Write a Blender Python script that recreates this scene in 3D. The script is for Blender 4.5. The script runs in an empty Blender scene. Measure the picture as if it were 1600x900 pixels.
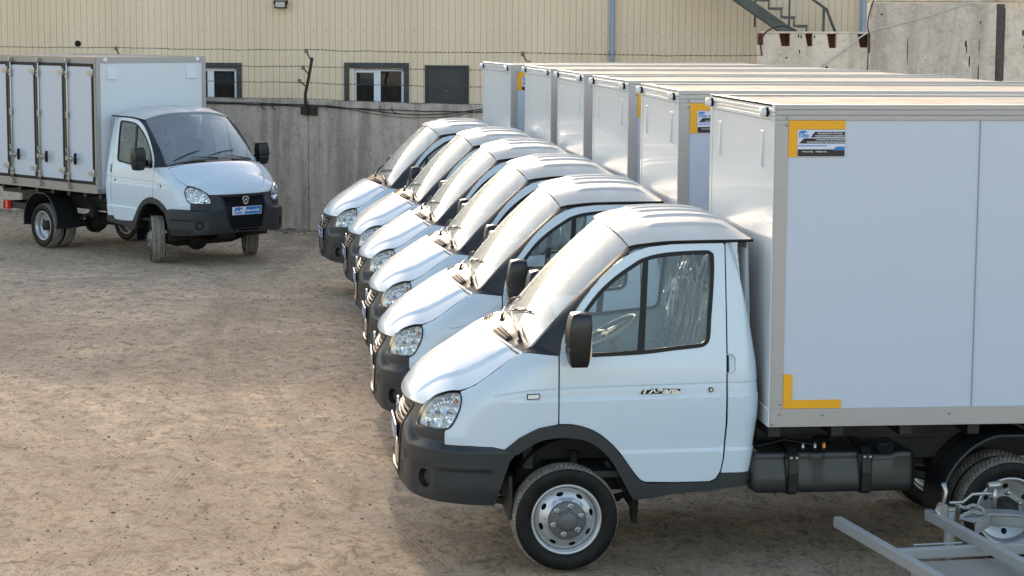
import bpy, math, random, bisect
import numpy as np
from mathutils import Vector, Matrix, noise
from mathutils.geometry import delaunay_2d_cdt
R=math.radians; PI=math.pi
random.seed(7)
scene=bpy.context.scene; C=scene.collection

# ------------------------------------------------------------------ camera, sky, sun, exposure
CAM=(-1.7295,-13.8329,3.4472); YAW,PITCH,ROLL,FPX=0.106409,-0.124048,0.005186,3269.2
def cam_axes():
    cy,sy=math.cos(YAW),math.sin(YAW);cp,sp=math.cos(PITCH),math.sin(PITCH)
    f=Vector((sy*cp,cy*cp,sp));r=Vector((cy,-sy,0));u=r.cross(f)
    c,s=math.cos(ROLL),math.sin(ROLL)
    return c*r+s*u,-s*r+c*u,f
cr_,cu_,cf_=cam_axes()
cd=bpy.data.cameras.new('camera');cam=bpy.data.objects.new('camera',cd);C.objects.link(cam)
m=Matrix.Identity(4)
for i in range(3): m[i][0]=cr_[i];m[i][1]=cu_[i];m[i][2]=-cf_[i];m[i][3]=CAM[i]
cam.matrix_world=m; cd.sensor_width=36; cd.lens=FPX/1600*36; cd.clip_end=2000; cd.clip_start=.1
scene.camera=cam
SUNDIR=Vector((0.10,-3.4,-1.0)).normalized()      # travel direction of the light
ELEV=math.asin(-SUNDIR.z); AZ=math.atan2(-SUNDIR.x,-SUNDIR.y)
w=bpy.data.worlds.new('World');scene.world=w;w.use_nodes=True
nt=w.node_tree;bg=nt.nodes['Background'];sky=nt.nodes.new('ShaderNodeTexSky')
sky.sky_type='NISHITA';sky.sun_disc=False;sky.sun_elevation=ELEV;sky.sun_rotation=AZ
sky.altitude=700;sky.air_density=1.0;sky.dust_density=3.0;sky.ozone_density=1.0
mxw=nt.nodes.new('ShaderNodeMix');mxw.data_type='RGBA';mxw.blend_type='MULTIPLY';mxw.inputs[0].default_value=1;mxw.inputs[7].default_value=(1.16,1.02,.86,1)   # hazy air: a little less blue
nt.links.new(sky.outputs[0],mxw.inputs[6]);nt.links.new(mxw.outputs[2],bg.inputs[0]);bg.inputs[1].default_value=0.15
sd=bpy.data.lights.new('sun','SUN');sun=bpy.data.objects.new('sun',sd);C.objects.link(sun)
sd.energy=.75;sd.angle=R(1.2);sd.color=(1,.86,.70)
sun.rotation_euler=SUNDIR.to_track_quat('-Z','Y').to_euler();sun.location=(0,20,20)
scene.view_settings.view_transform='Standard';scene.view_settings.look='None'
scene.view_settings.exposure=1.62;scene.view_settings.gamma=1;scene.view_settings.use_curve_mapping=False

# ------------------------------------------------------------------ materials
def mat(name,col=(.5,.5,.5),rough=.5,metal=0,coat=0,spec=.5,**k):
    m=bpy.data.materials.new(name);m.use_nodes=True;b=m.node_tree.nodes['Principled BSDF']
    b.inputs['Base Color'].default_value=(*col,1);b.inputs['Roughness'].default_value=rough
    b.inputs['Metallic'].default_value=metal;b.inputs['Coat Weight'].default_value=coat
    b.inputs['Coat Roughness'].default_value=.06;b.inputs['Specular IOR Level'].default_value=spec
    return m
class NT:
    def __init__(s,m): s.t=m.node_tree;s.b=s.t.nodes['Principled BSDF'];s.tc=s.t.nodes.new('ShaderNodeTexCoord')
    def n(s,typ,**k):
        x=s.t.nodes.new(typ)
        for a,b in k.items():
            if a.startswith('_'): setattr(x,a[1:],b)
            else: x.inputs[a.replace('__',' ')].default_value=b
        return x
    def l(s,a,b): s.t.links.new(a,b)
    def noise(s,scale,detail=6,rough=.55,vec=None,dist=0):
        x=s.n('ShaderNodeTexNoise');x.inputs['Scale'].default_value=scale;x.inputs['Detail'].default_value=detail
        x.inputs['Roughness'].default_value=rough;x.inputs['Distortion'].default_value=dist
        s.l(vec or s.tc.outputs['Object'],x.inputs['Vector']);return x.outputs['Fac']
    def ramp(s,fac,stops):
        x=s.n('ShaderNodeValToRGB');e=x.color_ramp.elements
        while len(e)<len(stops): e.new(.5)
        for i,(p,c) in enumerate(stops):
            e[i].position=p;e[i].color=(*c,1) if not isinstance(c,(int,float)) else (c,c,c,1)
        s.l(fac,x.inputs[0]);return x.outputs[0]
    def mix(s,fac,a,b,mode='MIX'):
        x=s.n('ShaderNodeMix');x.data_type='RGBA';x.blend_type=mode
        for i,v in ((0,fac),(6,a),(7,b)):
            if hasattr(v,'links'): s.l(v,x.inputs[i])
            elif isinstance(v,(int,float)): x.inputs[i].default_value=v if i==0 else (v,v,v,1)
            else: x.inputs[i].default_value=(*v,1)
        return x.outputs[2]
    def math(s,op,a,b=0,c=None):
        x=s.n('ShaderNodeMath');x.operation=op
        for i,v in ((0,a),(1,b),(2,c)):
            if v is None: continue
            if hasattr(v,'links'): s.l(v,x.inputs[i])
            else: x.inputs[i].default_value=v
        return x.outputs[0]
    def map(s,scale=(1,1,1),rot=(0,0,0),loc=(0,0,0)):
        x=s.n('ShaderNodeMapping');x.inputs['Scale'].default_value=scale;x.inputs['Rotation'].default_value=rot;x.inputs['Location'].default_value=loc
        s.l(s.tc.outputs['Object'],x.inputs[0]);return x.outputs[0]
    def bump(s,h,strength=.3,dist=.01,prev=None):
        x=s.n('ShaderNodeBump');x.inputs['Strength'].default_value=strength;x.inputs['Distance'].default_value=dist
        s.l(h,x.inputs['Height'])
        if prev: s.l(prev,x.inputs['Normal'])
        return x.outputs[0]
M={}
def paint(name,col,dust=.25,rough=.28,coat=.8,dcol=(.62,.55,.47)):
    m=mat(name,col,rough,0,coat);k=NT(m)
    f=k.ramp(k.noise(2.3,7,.65),[(.42,0),(.8,dust)])
    f2=k.ramp(k.noise(90,3,.7),[(.45,0),(.8,dust*.5)])
    f=k.math('ADD',f,f2)
    k.l(k.mix(f,col,dcol),k.b.inputs['Base Color'])
    k.l(k.math('MULTIPLY_ADD',f,.9,rough),k.b.inputs['Roughness'])
    return m
M['paint']=paint('white_paint',(.575,.665,.755),.05,.24,.6)
M['roof']=paint('dusty_white_paint',(.54,.56,.57),.6,.40,.2,(.56,.48,.42))
M['plastic']=paint('grey_black_plastic',(.019,.023,.028),.07,.5,0,(.13,.12,.10))
M['black']=paint('black_plastic',(.006,.006,.008),.03,.36,.1,(.07,.065,.06))
M['cowl']=paint('mottled_cowl_plastic',(.022,.022,.024),.16,.46,0,(.24,.21,.19))  # near-black plastic with a paler beige mottle
M['rubber']=mat('black_rubber',(.004,.004,.006),.45,spec=.3)
M['gap']=mat('dark_metal_and_gap_shade',(.006,.006,.007),.8)  # near-black: metal parts, also the shade of holes and gaps put into colour
M['under']=paint('underbody_black',(.012,.012,.013),.3,.55,0,(.06,.05,.042))
M['frame']=paint('chassis_black',(.006,.006,.007),.1,.45,.1,(.05,.045,.04))
M['inner']=paint('interior_grey',(.10,.105,.115),.1,.7,0)
M['wheelgrey']=mat('steering_wheel_grey',(.20,.20,.20),.5)
M['slat']=mat('grille_slat_black',(.010,.010,.012),.55,spec=.35)
M['dash']=paint('dashboard_grey',(.20,.20,.205),.2,.5,0)
M['liner']=mat('light_interior_trim',(.42,.43,.44),.7)
M['seat']=paint('seat_fabric',(.045,.047,.055),.1,.85,0)
M['alu']=mat('aluminium_rail',(.42,.40,.395),.42,.35)
k=NT(M['alu']);v=k.map((1,60,60));f=k.noise(9,4,.6,v);k.l(k.ramp(f,[(.3,(.38,.36,.355)),(.7,(.46,.44,.43))]),k.b.inputs['Base Color'])
M['alu2']=mat('aluminium_taupe',(.34,.315,.295),.42,.35)
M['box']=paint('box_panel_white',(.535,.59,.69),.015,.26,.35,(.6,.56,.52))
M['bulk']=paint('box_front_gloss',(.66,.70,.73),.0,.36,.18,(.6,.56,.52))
for q_ in('box','bulk'):
    k=NT(M[q_]);k.l(k.bump(k.noise(1.7,2,.5),.10,.02),k.b.inputs['Normal'])
M['btop']=paint('box_roof_dusty',(.43,.375,.315),.5,.7,0,(.36,.31,.255))
M['chrome']=mat('galvanised_steel',(.42,.42,.41),.34,.85)
M['silver']=paint('silver_wheel_paint',(.50,.51,.54),.10,.32,.3,(.35,.32,.28));M['silver'].node_tree.nodes['Principled BSDF'].inputs['Metallic'].default_value=.55
M['hub']=paint('hub_cover_grey',(.055,.062,.075),.15,.4,.1)
M['tape']=mat('orange_tape',(.86,.40,.004),.45)
M['ink']=mat('sticker_black',(.008,.008,.010),.35)
M['blue']=mat('sticker_blue',(.02,.19,.55),.35)
M['navy']=mat('plate_blue',(.015,.10,.42),.3,coat=.5)
k=NT(M['navy']);f=k.noise(5,2,.5);k.l(k.ramp(f,[(.35,(.010,.06,.32)),(.65,(.02,.26,.68))]),k.b.inputs['Base Color'])
M['stick']=mat('sticker_white',(.66,.68,.82),.3)
M['white']=mat('white_lettering',(.85,.86,.9),.4)
M['red']=mat('red_lens',(.80,.03,.015),.15,coat=1)
M['amber']=mat('amber_bulb',(.75,.22,.03),.2,coat=1)
M['lampw']=mat('white_lamp',(.78,.78,.76),.3,coat=.5)
M['badge']=mat('badge_chrome',(.78,.78,.79),.32,.45)
# tyre
m=mat('tyre_rubber',(.006,.006,.007),.55,spec=.25);k=NT(m)
f=k.ramp(k.noise(7,6,.7),[(.45,0),(.75,.5)])
k.l(k.mix(f,(.0045,.0045,.005),(.028,.025,.022)),k.b.inputs['Base Color']);M['tyre']=m
m=mat('dusty_tread',(.2,.18,.15),.9);k=NT(m)
f=k.ramp(k.noise(14,6,.7),[(.3,0),(.7,1)])
k.l(k.mix(f,(.13,.115,.10),(.33,.29,.24)),k.b.inputs['Base Color']);M['tread']=m
def glass(name,tint,dust,drough=.35,ior=1.5,scale=3):
    m=bpy.data.materials.new(name);m.use_nodes=True;t=m.node_tree;t.nodes.clear()
    o=t.nodes.new('ShaderNodeOutputMaterial');tr=t.nodes.new('ShaderNodeBsdfTransparent');tr.inputs[0].default_value=(*tint,1)
    g=t.nodes.new('ShaderNodeBsdfGlossy');g.inputs['Roughness'].default_value=.015;g.inputs[0].default_value=(.88,.95,1,1)
    fr=t.nodes.new('ShaderNodeFresnel');geo=t.nodes.new('ShaderNodeNewGeometry')
    m1=t.nodes.new('ShaderNodeMath');m1.operation='MULTIPLY_ADD';m1.inputs[1].default_value=-2;m1.inputs[2].default_value=1;t.links.new(geo.outputs['Backfacing'],m1.inputs[0])
    m3=t.nodes.new('ShaderNodeMath');m3.operation='POWER';m3.inputs[0].default_value=ior;t.links.new(m1.outputs[0],m3.inputs[1]);t.links.new(m3.outputs[0],fr.inputs[0])
    mx=t.nodes.new('ShaderNodeMixShader');t.links.new(fr.outputs[0],mx.inputs[0]);t.links.new(tr.outputs[0],mx.inputs[1]);t.links.new(g.outputs[0],mx.inputs[2])
    d=t.nodes.new('ShaderNodeBsdfDiffuse');d.inputs[0].default_value=(.74,.77,.78,1)
    dg=t.nodes.new('ShaderNodeBsdfGlossy');dg.inputs['Roughness'].default_value=drough;dg.inputs[0].default_value=(.84,.93,1,1)
    dm=t.nodes.new('ShaderNodeMixShader');dm.inputs[0].default_value=.5;t.links.new(d.outputs[0],dm.inputs[1]);t.links.new(dg.outputs[0],dm.inputs[2])
    n=t.nodes.new('ShaderNodeTexNoise');tc=t.nodes.new('ShaderNodeTexCoord');n.inputs['Scale'].default_value=scale;n.inputs['Detail'].default_value=7;n.inputs['Roughness'].default_value=.65
    t.links.new(tc.outputs['Object'],n.inputs['Vector'])
    mr=t.nodes.new('ShaderNodeMapRange');mr.inputs[1].default_value=.3;mr.inputs[2].default_value=.75;mr.inputs[3].default_value=dust*.85;mr.inputs[4].default_value=dust*1.12
    t.links.new(n.outputs[0],mr.inputs[0])
    m2=t.nodes.new('ShaderNodeMixShader');t.links.new(mr.outputs[0],m2.inputs[0]);t.links.new(mx.outputs[0],m2.inputs[1]);t.links.new(dm.outputs[0],m2.inputs[2])
    t.links.new(m2.outputs[0],o.inputs[0]);return m
M['wind']=glass('windshield_glass',(.80,.85,.84),.27,.36,1.6)
M['sideglass']=glass('side_window_glass',(.80,.86,.86),.02)
M['lens']=glass('headlight_lens',(.93,.95,.96),.03)
M['film']=glass('clear_plastic_film',(.86,.88,.90),.06,.2,1.27,30)
M['pane']=glass('house_window_pane',(.28,.30,.30),.01,.3,1.7)
m=mat('lamp_reflector',(.88,.90,.93),.22,.55);k=NT(m)
wv=k.n('ShaderNodeTexVoronoi');wv.inputs['Scale'].default_value=60;k.l(k.tc.outputs['Object'],wv.inputs['Vector'])
k.l(k.bump(wv.outputs['Distance'],.25,.004),k.b.inputs['Normal']);M['refl']=m
M['bowl']=mat('lamp_bowl_chrome',(.92,.93,.95),.06,1.0)
# weathered concrete
def concrete(name,a,b,c,seed=0,streak=1.0,pits=1.0):
    m=mat(name,a,.85);k=NT(m)
    v=k.map((1,1,1),loc=(seed,seed*2,0))
    n1=k.noise(1.1,9,.68,v,.4);n2=k.noise(6,8,.7,v);st=k.noise(1.0,6,.62,k.map((3.2,3.2,.30),loc=(seed,0,0)),.6)
    col=k.mix(k.ramp(n1,[(.36,0),(.64,1)]),a,b)
    col=k.mix(k.ramp(st,[(.45,0),(.62,.85*streak)]),col,c)
    col=k.mix(k.ramp(n2,[(.50,0),(.66,.6)]),col,c)
    col=k.mix(k.ramp(k.noise(26,5,.75,v),[(.50,0),(.66,.30)]),col,tuple(min(1,x*1.5) for x in b))
    pt=k.noise(38,3,.6,v);pm=k.ramp(pt,[(.655,0),(.70,.9*pits)])
    col=k.mix(pm,col,tuple(x*.28 for x in c))
    k.l(col,k.b.inputs['Base Color'])
    h=k.mix(.5,k.noise(18,8,.7,v),k.ramp(pt,[(.62,1),(.70,0)]))
    k.l(k.bump(h,.5,.02),k.b.inputs['Normal']);return m
M['conc']=concrete('old_concrete',(.49,.41,.35),(.60,.51,.44),(.24,.19,.15),0,.8)
M['conc2']=concrete('pale_concrete_slab',(.71,.56,.445),(.83,.67,.54),(.44,.335,.26),5,.6,.6)
M['conc3']=concrete('grey_concrete_slab',(.62,.50,.415),(.76,.62,.52),(.39,.305,.245),9,.8,.7)
M['brick']=concrete('rusty_niche',(.12,.035,.022),(.17,.05,.03),(.05,.02,.015),3)
m=mat('beige_profiled_steel',(.50,.425,.31),.42,coat=.1);k=NT(m)
f=k.noise(.8,5,.6,k.map((1,1,.25)));c=k.mix(k.ramp(f,[(.35,0),(.7,1)]),(.72,.56,.395),(.82,.65,.47))
f=k.ramp(k.noise(22,6,.7),[(.5,0),(.75,.3)]);c=k.mix(f,c,(.58,.44,.32));k.l(c,k.b.inputs['Base Color']);M['siding']=m
M['anth']=paint('anthracite_steel',(.020,.024,.034),.06,.42,.1)
M['upvc']=mat('white_window_profile',(.70,.73,.80),.35)
M['green']=paint('dark_green_steel',(.045,.055,.05),.2,.5,.1)
M['pipe']=paint('blue_grey_pipe',(.26,.31,.40),.1,.4,.2)
M['rust']=paint('rusty_steel',(.035,.024,.02),.4,.8,0,(.10,.05,.03))
M['ceram']=mat('insulator',(.16,.12,.09),.35,coat=.4)
M['wire']=mat('old_wire',(.07,.06,.05),.6,.5)
M['cable']=mat('black_cable',(.008,.008,.008),.5)
M['wcable']=mat('white_cable',(.62,.57,.50),.5)
M['galv']=paint('galvanised_beam',(.38,.38,.385),.35,.48,0,(.36,.33,.30));M['galv'].node_tree.nodes['Principled BSDF'].inputs['Metallic'].default_value=.3
M['ply']=paint('grey_plywood',(.30,.275,.245),.5,.65,0,(.24,.21,.17))
M['cyan']=mat('cyan_foam',(.35,.72,.80),.7)
M['stone']=paint('pebble_stone',(.16,.13,.105),.6,.9,0,(.45,.38,.31))
# dirt
def dirt():
    m=mat('dirt_ground',(.3,.24,.18),.95,spec=.2);k=NT(m);P=k.tc.outputs['Object']
    big=k.noise(.35,5,.6,None,.6);mid=k.noise(1.6,8,.7,None,.8);fine=k.noise(11,10,.75,k.map((1.6,.9,1)));grain=k.noise(70,6,.8,k.map((1.3,.7,1)));fl=k.noise(4.0,9,.74,k.map((1.7,1,1)),.8)
    sand=(.88,.67,.47);brown=(.56,.41,.29);grey=(.66,.53,.415);dark=(.27,.20,.145)
    c=k.mix(k.ramp(big,[(.42,0),(.62,.9)]),sand,brown)
    c=k.mix(k.ramp(k.noise(.8,7,.75,k.map((1,1,1),loc=(7,3,0)),1.4),[(.48,0),(.60,.55)]),c,(.40,.30,.215))
    c=k.mix(k.ramp(mid,[(.46,0),(.58,.8)]),c,grey)
    c=k.mix(k.ramp(fl,[(.47,0),(.56,.65)]),c,brown)
    c=k.mix(k.ramp(fl,[(.54,0),(.64,.75)]),c,dark)
    f2=k.noise(9.5,8,.8,k.map((1.7,1,1),loc=(4,2,0)),1.2);c=k.mix(k.ramp(f2,[(.53,0),(.61,.7)]),c,dark)
    c=k.mix(k.ramp(fine,[(.55,0),(.63,.6)]),c,(.22,.17,.13))
    c=k.mix(k.ramp(fine,[(.26,.7),(.42,0)]),c,(.70,.59,.46))
    c=k.mix(k.ramp(grain,[(.57,0),(.64,.65)]),c,(.12,.095,.075))
    c=k.mix(k.ramp(grain,[(.30,.55),(.40,0)]),c,(.72,.62,.50))
    h=k.math('MULTIPLY_ADD',fine,1.0,k.math('MULTIPLY',grain,.55));h=k.math('ADD',h,k.math('MULTIPLY',fl,.8))
    # tyre tracks: bands of fine ribs pressed in the dust
    sep=k.n('ShaderNodeSeparateXYZ');k.l(P,sep.inputs[0]);X,Y=sep.outputs[0],sep.outputs[1]
    ww=k.math('MULTIPLY_ADD',k.noise(.35,1,.5),.8,-.4)
    tot=None
    for (x0,y0,ang,wd,fr,curv) in ((-2.75,0,22,.10,26,.012),(-2.35,0,24,.10,26,.012),(-3.2,2,-4,.11,22,.0),(-2.0,3,9,.12,30,-.01),(-1.55,3,9,.09,30,-.01),(-4.1,5,-14,.12,24,.004),(-1.3,1,38,.08,28,0),(-3.0,-1,-10,.13,24,.01),(-1.7,-1,20,.11,24,.0),(-4.2,2,18,.12,22,.02),(-2.9,4.5,28,.12,24,-.015)):
        a=R(ang);ca,sa=math.cos(a),math.sin(a)
        dx=k.math('ADD',X,-x0);dy=k.math('ADD',Y,-y0)
        u=k.math('ADD',k.math('MULTIPLY',dx,ca),k.math('MULTIPLY',dy,sa))
        vv=k.math('ADD',k.math('MULTIPLY',dx,-sa),k.math('MULTIPLY',dy,ca))
        u=k.math('ADD',u,k.math('MULTIPLY',k.math('MULTIPLY',vv,vv),curv))
        u=k.math('ADD',u,k.math('MULTIPLY',ww,.12))
        band=k.math('LESS_THAN',k.math('ABSOLUTE',u),wd)
        rib=k.math('SINE',k.math('MULTIPLY',u,fr*6.283))
        lug=k.math('SINE',k.math('MULTIPLY',vv,fr*3.5))
        pat=k.math('MAXIMUM',rib,k.math('MULTIPLY',lug,.7))
        msk=k.math('MULTIPLY',band,k.ramp(k.noise(1.3,4,.6,k.map((1,1,1),loc=(x0*3,y0,ang))),[(.40,0),(.50,1)]))
        tt=k.math('MULTIPLY',msk,k.math('MULTIPLY_ADD',pat,.5,.5))
        tot=tt if tot is None else k.math('MAXIMUM',tot,tt)
    c=k.mix(k.math('MULTIPLY',tot,.28),c,(.36,.28,.205))
    h=k.math('SUBTRACT',h,k.math('MULTIPLY',tot,.5))
    k.l(c,k.b.inputs['Base Color'])
    k.l(k.bump(h,1.0,.038),k.b.inputs['Normal']);return m
M['dirt']=dirt()

# ------------------------------------------------------------------ mesh helpers
def tag(o,label=None,cat=None,group=None,kind=None):
    if label:o['label']=label
    if cat:o['category']=cat
    if group:o['group']=group
    if kind:o['kind']=kind
    return o
def empty(name,loc=(0,0,0),rz=0,parent=None):
    o=bpy.data.objects.new(name,None);C.objects.link(o);o.location=loc;o.rotation_euler=(0,0,rz);o.empty_display_size=.2
    if parent:o.parent=parent
    return o
class MB:
    def __init__(s): s.V=[];s.N=[];s.F=[];s.S=[];s.I=[]
    def v(s,p,n=None): s.V.append(tuple(p));s.N.append(tuple(n) if n is not None else (0,0,0));return len(s.V)-1
    def f(s,idx,smooth=False,mi=0): s.F.append(tuple(idx));s.S.append(smooth);s.I.append(mi)
    def box(s,x0,x1,y0,y1,z0,z1,mi=0,mt=None):
        P=[(x,y,z) for x in(x0,x1) for y in(y0,y1) for z in(z0,z1)]
        if mt is not None: P=[mt@Vector(p) for p in P]
        i=[s.v(p) for p in P]
        for q in((0,1,3,2),(4,6,7,5),(0,4,5,1),(2,3,7,6),(0,2,6,4),(1,5,7,3)): s.f([i[j] for j in q],False,mi)
        return s
    def prism(s,poly,a,b,axis='y',mi=0,mt=None):
        # poly 2D list extruded between a and b along axis
        def P(q,h):
            p={'y':(q[0],h,q[1]),'x':(h,q[0],q[1]),'z':(q[0],q[1],h)}[axis]
            return mt@Vector(p) if mt is not None else p
        n=len(poly);A=[s.v(P(q,a)) for q in poly];B_=[s.v(P(q,b)) for q in poly]
        s.f(A[::-1],False,mi);s.f(B_,False,mi)
        for i in range(n): j=(i+1)%n;s.f((A[i],A[j],B_[j],B_[i]),False,mi)
        return s
    def tube(s,pts,r,n=8,mi=0,cap=True,smooth=True):
        pts=[Vector(p) for p in pts];rings=[];up=None
        for i,p in enumerate(pts):
            t=(pts[min(i+1,len(pts)-1)]-pts[max(i-1,0)]).normalized()
            if up is None:
                up=Vector((0,0,1)) if abs(t.z)<.9 else Vector((1,0,0))
            a=(up-t*up.dot(t)).normalized();b=t.cross(a);up=a
            rr=r[i] if isinstance(r,(list,tuple)) else r
            rings.append([s.v(p+(a*math.cos(2*PI*k/n)+b*math.sin(2*PI*k/n))*rr) for k in range(n)])
        for i in range(len(rings)-1):
            for k in range(n): s.f((rings[i][k],rings[i][(k+1)%n],rings[i+1][(k+1)%n],rings[i+1][k]),smooth,mi)
        if cap: s.f(rings[0][::-1],False,mi);s.f(rings[-1],False,mi)
        return s
    def lathe(s,prof,n=48,o=(0,0,0),axis='y',mi=0,smooth=True,closed=False,cap=False):
        rings=[]
        for r,a in prof:
            row=[]
            for k in range(n):
                t=2*PI*k/n;c,q=r*math.cos(t),r*math.sin(t)
                p={'y':(c,a,q),'x':(a,c,q),'z':(c,q,a)}[axis]
                row.append(s.v((p[0]+o[0],p[1]+o[1],p[2]+o[2])))
            rings.append(row)
        m_=len(rings)
        for i in range(m_ if closed else m_-1):
            A,B_=rings[i],rings[(i+1)%m_]
            for k in range(n): s.f((A[k],A[(k+1)%n],B_[(k+1)%n],B_[k]),smooth,mi)
        if cap:
            s.f(rings[0][::-1],False,mi);s.f(rings[-1],False,mi)
        return s
    def grid(s,fn,nu,nv,smooth=True,mi=0,flip=False,un=True):
        def P(i,j): return Vector(fn(i/nu,j/nv))
        idx=[[None]*(nv+1) for _ in range(nu+1)]
        h=1e-3
        for i in range(nu+1):
            for j in range(nv+1):
                p=P(i,j);n=None
                if un:
                    u,v=i/nu,j/nv
                    du=Vector(fn(min(1,u+h),v))-Vector(fn(max(0,u-h),v));dv=Vector(fn(u,min(1,v+h)))-Vector(fn(u,max(0,v-h)))
                    n=du.cross(dv)
                    n=n.normalized()*(-1 if flip else 1) if n.length>1e-12 else None
                idx[i][j]=s.v(p,n)
        for i in range(nu):
            for j in range(nv):
                q=(idx[i][j],idx[i+1][j],idx[i+1][j+1],idx[i][j+1])
                s.f(q[::-1] if flip else q,smooth,mi)
        return idx
    def build(s,name,mats,parent=None,bevel=0,custom=None,recalc=True):
        me=bpy.data.meshes.new(name);me.from_pydata(s.V,[],s.F)
        if not isinstance(mats,(list,tuple)): mats=[mats]
        for m in mats: me.materials.append(M[m] if isinstance(m,str) else m)
        me.polygons.foreach_set('use_smooth',s.S);me.polygons.foreach_set('material_index',s.I)
        me.update()
        cust=any(n!=(0,0,0) for n in s.N)
        if cust: me.normals_split_custom_set_from_vertices(s.N)
        elif recalc:
            import bmesh
            b=bmesh.new();b.from_mesh(me);bmesh.ops.recalc_face_normals(b,faces=b.faces);b.to_mesh(me);b.free()
        o=bpy.data.objects.new(name,me);C.objects.link(o)
        if parent:o.parent=parent
        if bevel:
            q=o.modifiers.new('bevel','BEVEL');q.width=bevel;q.segments=2;q.limit_method='ANGLE';q.angle_limit=R(50)
        return o
def inpoly(P,poly):
    x,y=P[:,0],P[:,1];r=np.zeros(len(P),bool);n=len(poly)
    for i in range(n):
        x1,y1=poly[i];x2,y2=poly[(i+1)%n]
        if y1==y2: continue
        c=((y1>y)!=(y2>y))&(x<(x2-x1)*(y-y1)/(y2-y1)+x1);r^=c
    return r
def resample(poly,ds,closed=True):
    out=[];n=len(poly)
    for i in range(n if closed else n-1):
        a=poly[i];b=poly[(i+1)%n];L=math.dist(a,b)
        if L<1e-6: continue
        m_=max(1,math.ceil(L/ds))
        for k in range(m_): out.append((a[0]+(b[0]-a[0])*k/m_,a[1]+(b[1]-a[1])*k/m_))
    if not closed: out.append(tuple(poly[-1]))
    return out
def smoothpoly(poly,corners=(),n=5):
    # closed Catmull-Rom through the points, but straight at the listed corner indices
    N=len(poly);out=[];cs=set(corners)
    for i in range(N):
        p0,p1,p2,p3=poly[i-1],poly[i],poly[(i+1)%N],poly[(i+2)%N]
        if i in cs: p0=(2*p1[0]-p2[0],2*p1[1]-p2[1])
        if (i+1)%N in cs: p3=(2*p2[0]-p1[0],2*p2[1]-p1[1])
        for k in range(n): out.append(_cr(p0,p1,p2,p3,k/n))
    return out
def panel(mb,outline,fn,holes=(),ds=.035,depth=.018,rows=(),flip=False,mi=0,rim=True,rim_mi=None):
    """triangulated sheet cut to outline (with holes) in parameter space, mapped by fn(s,z,off); rolled edges of given depth"""
    loops=[resample(outline,ds)]+[resample(h,ds*.7) for h in holes]
    pts=[];edges=[];rng=[]
    for L in loops:
        b=len(pts);pts+=L;n=len(L);edges+=[(b+i,b+(i+1)%n) for i in range(n)];rng.append((b,n))
    A=np.array(outline);x0,y0=A.min(0);x1,y1=A.max(0)
    G=[]
    ny=int((y1-y0)/(ds*.866))+1
    for j in range(ny+1):
        for i in range(int((x1-x0)/ds)+2): G.append((x0+(i+.5*(j%2))*ds,y0+j*ds*.866))
    rp=[];rl=[]
    for row in rows: rl+=[(len(rp)+i,len(rp)+i+1) for i in range(len(row)-1)];rp+=row
    G=np.array(G)
    def okmask(G,thr):
        k=inpoly(G,loops[0])
        for h in loops[1:]: k&=~inpoly(G,h)
        Q=np.array(pts)
        for i in range(0,len(G),400):
            d=((G[i:i+400,None,:]-Q[None])**2).sum(2).min(1);k[i:i+400]&=d>thr**2
        return k
    ok=lambda G,thr:G[okmask(G,thr)]
    extra=ok(G,ds*.45)
    if rp:
        rp=np.array(rp);km=okmask(rp,.004);new=-np.ones(len(rp),int);new[km]=np.arange(km.sum())
        kr=rp[km]
        if len(kr) and len(extra):
            d=np.array([((kr-g)**2).sum(1).min() for g in extra]);extra=extra[d>(ds*.5)**2]
        nb=len(pts)+len(extra)
        edges+=[(int(nb+new[a]),int(nb+new[b])) for a,b in rl if km[a] and km[b] and math.dist(rp[a],rp[b])<.09]
        extra=np.vstack([extra,kr]) if len(extra) else kr
    allp=[Vector(p) for p in pts]+[Vector(tuple(map(float,p))) for p in extra]
    vo,eo,fo,vi,ei,fi=delaunay_2d_cdt(allp,edges,[],0,1e-6)
    cen=np.array([[sum(vo[i].x for i in f)/3,sum(vo[i].y for i in f)/3] for f in fo])
    keep=inpoly(cen,loops[0])
    for h in loops[1:]: keep&=~inpoly(cen,h)
    h=1.5e-3;ids=[]
    def nrm(p):
        a=Vector(fn(p[0]+h,p[1],0))-Vector(fn(p[0]-h,p[1],0));b=Vector(fn(p[0],p[1]+h,0))-Vector(fn(p[0],p[1]-h,0))
        n=a.cross(b).normalized();return -n if flip else n
    for p in vo: ids.append(mb.v(fn(p.x,p.y,0),nrm(p)))
    for q,kp in zip(fo,keep):
        if kp: mb.f([ids[i] for i in (q[::-1] if flip else q)],True,mi)
    if rim:
        for li,(b,n) in enumerate(rng):
            L=loops[li]
            a=[mb.v(fn(p[0],p[1],0)) for p in L];c=[mb.v(fn(p[0],p[1],-depth)) for p in L]
            for i in range(n): j=(i+1)%n;mb.f((a[i],a[j],c[j],c[i]),False,mi if rim_mi is None else rim_mi)
def grow(poly,d):
    """offset closed polygon outward (d>0) in 2D"""
    n=len(poly);ar=sum(poly[i][0]*poly[(i+1)%n][1]-poly[(i+1)%n][0]*poly[i][1] for i in range(n))
    sg=1 if ar>0 else -1;out=[]
    for i in range(n):
        a,b,c=Vector(poly[i-1]),Vector(poly[i]),Vector(poly[(i+1)%n])
        e1=(b-a);e2=(c-b)
        if e1.length<1e-9 or e2.length<1e-9: out.append(tuple(b));continue
        n1=Vector((e1.y,-e1.x)).normalized()*sg;n2=Vector((e2.y,-e2.x)).normalized()*sg
        m_=(n1+n2);m_=m_/max(.4,m_.dot(n1)) if m_.length>1e-6 else n1
        out.append((b.x+m_.x*d,b.y+m_.y*d))
    return out
def copy_tree(o,parent=None):
    c=o.copy();C.objects.link(c)
    if parent: c.parent=parent
    for ch in list(o.children): copy_tree(ch,c)
    return c
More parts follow.
